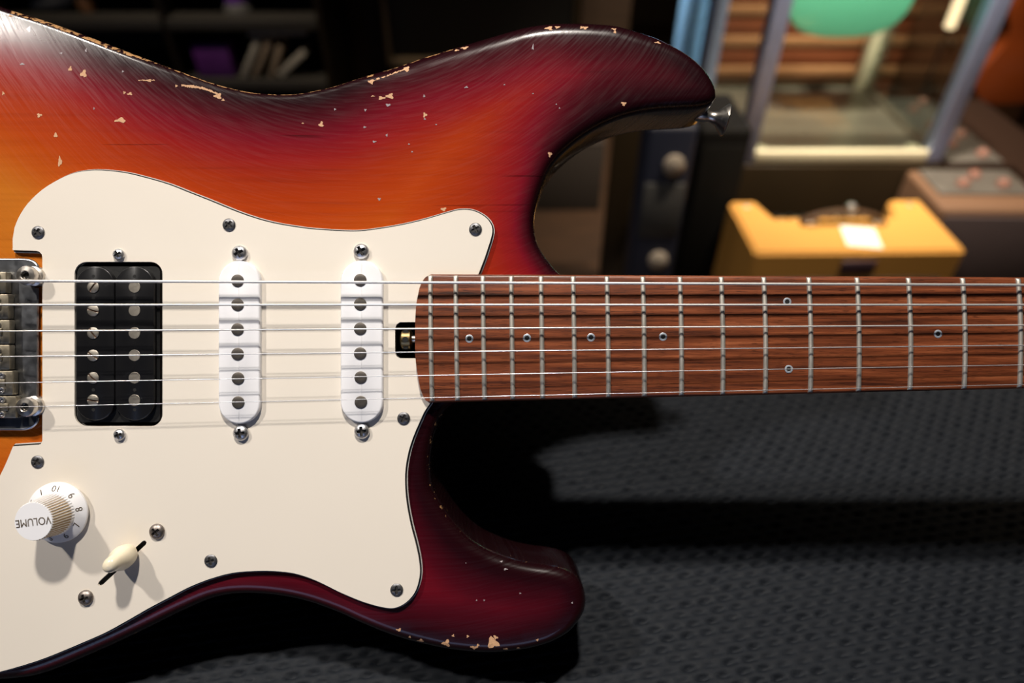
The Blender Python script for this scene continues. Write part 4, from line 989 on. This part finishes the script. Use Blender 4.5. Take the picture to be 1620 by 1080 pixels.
def on_shelf(name, me, m, px, py, z, y, label, cat, rot=(0, 0, 0), group=None):
    p = at_y(px, py, y); o = link(name, me, m, None, (p.x, y, z)); o.rotation_euler = rot; return tag(o, label, cat, group)
zl = .374
on_shelf('purple_box', box_me('purple_box', -.068, .068, -.05, .05, 0, .118, .004), mat['purple'], 349, 110, zl, SY + .08, 'purple box on the lower shelf beside leaning booklets', 'box')
mat['page'] = M('booklet_white', (0.50, 0.47, 0.42), 0.6); mat['page2'] = M('booklet_cream', (0.36, 0.28, 0.21), 0.6)
for i, (px, lean, hgt, th, m_) in enumerate(((391, 33, .16, .020, 'page'), (409, 33, .16, .018, 'page2'), (434, 27, .125, .020, 'page2'), (448, 52, .14, .022, 'page'))):
    nm = ('leftmost leaning pale booklet beside the purple box', 'second pale booklet from the purple box, leaning right', 'short cream booklet in the middle of the leaning row', 'widest-leaning white booklet at right end of the row')[i]
    off_z = 0.0
    on_shelf('booklet', box_me('booklet', 0, th, -.06, .06, 0, hgt, .002), mat[m_], px, 123, zl + th * math.sin(math.radians(lean)), SY + .08, nm, 'booklet', (0, math.radians(lean), 0), 'booklets on the lower shelf')
fl = on_shelf('booklet', box_me('booklet', -.11, .11, -.07, .07, 0, .016, .002), mat['page'], 452, 71, zl + .153, SY + .09, 'white booklet lying nearly flat across the leaning ones', 'booklet', (0, math.radians(-2), 0), 'booklets on the lower shelf')
e = empty('violet_lamp', (at_y(380, 20, SY + .1).x, SY + .1, 0.5915), 'violet dome on grey base on the upper shelf', 'ornament')
link('base', lathe_me('base', [(.052, 0), (.052, .02), (.044, .03)], 24), mat['grey'], e)
link('dome', lathe_me('dome', [(.044, .03), (.046, .05), (.038, .075), (.02, .09), (.0005, .095)], 24), mat['violet'], e)
e = empty('grey_figure', (at_y(118, 40, SY + .1).x, SY + .1, 0.5915), 'greyish bundle with copper end on upper shelf at top left', 'ornament')
link('bundle', tube_me('bundle', [(-.12, 0, .02), (-.05, 0, .035), (.0, 0, .05), (.05, 0, .075)], [.015, .03, .035, .03], 14), mat['grey'], e)
link('copper_end', lathe_me('copper_end', [(.026, 0), (.034, .03), (.028, .07), (.0005, .08)], 18), M('copper', (.42, .20, .09), .4, .4), e, (.075, 0, 0))

mat['brownpanel'] = wood_planks('brown_panel_wood', (0.024, 0.013, 0.007), (0.045, 0.025, 0.014), .6)
mat['framew'] = M('tan_frame', (0.19, 0.14, 0.09), .5)
mat['screenb'] = M('black_screen', (0.006, 0.006, 0.006), .25)
FY = 2.9
fa, fb2 = at_y(602, 0, FY).x, at_y(916, 0, FY).x; fz = at_y(620, 98, FY).z
fr = empty('framed_screen', ((fa + fb2) / 2, FY, 0), 'black framed screen with tan border in the dim background', 'screen')
hw = (fb2 - fa) / 2
link('screen', box_me('screen', -hw + .02, hw - .02, .004, .03, fz + .02, fz + .75), mat['screenb'], fr)
for nm, x0, x1, z0, z1 in (('frame_rail', -hw, hw, fz - .012, fz + .018), ('frame_rail', -hw, hw, fz + .752, fz + .782), ('frame_stile', -hw - .001, -hw + .019, fz + .019, fz + .751), ('frame_stile', hw - .019, hw + .001, fz + .019, fz + .751)):
    link(nm, box_me(nm, x0, x1, -.012, .03, z0, z1, .003), mat['framew'] if not (nm == 'frame_stile' and x0 > 0) else mat['plinth'], fr)
link('stand', box_me('stand', -hw + .02, hw - .02, .032, .25, 0, fz + .6), mat['brownpanel'], fr)
for i, (px0, px1, Y, lab) in enumerate(((506, 600, 3.0, 'brown upright board left of the framed black screen'), (921, 1000, 2.95, 'brown upright board right of the framed black screen'))):
    xa, xb = at_y(px0, 0, Y).x, at_y(px1, 0, Y).x
    o = link('upright_board', box_me('upright_board', -(xb - xa) / 2, (xb - xa) / 2, 0, .04, 0, 1.2, .003), mat['brownpanel'], None, ((xa + xb) / 2, Y, 0)); tag(o, lab, 'board')
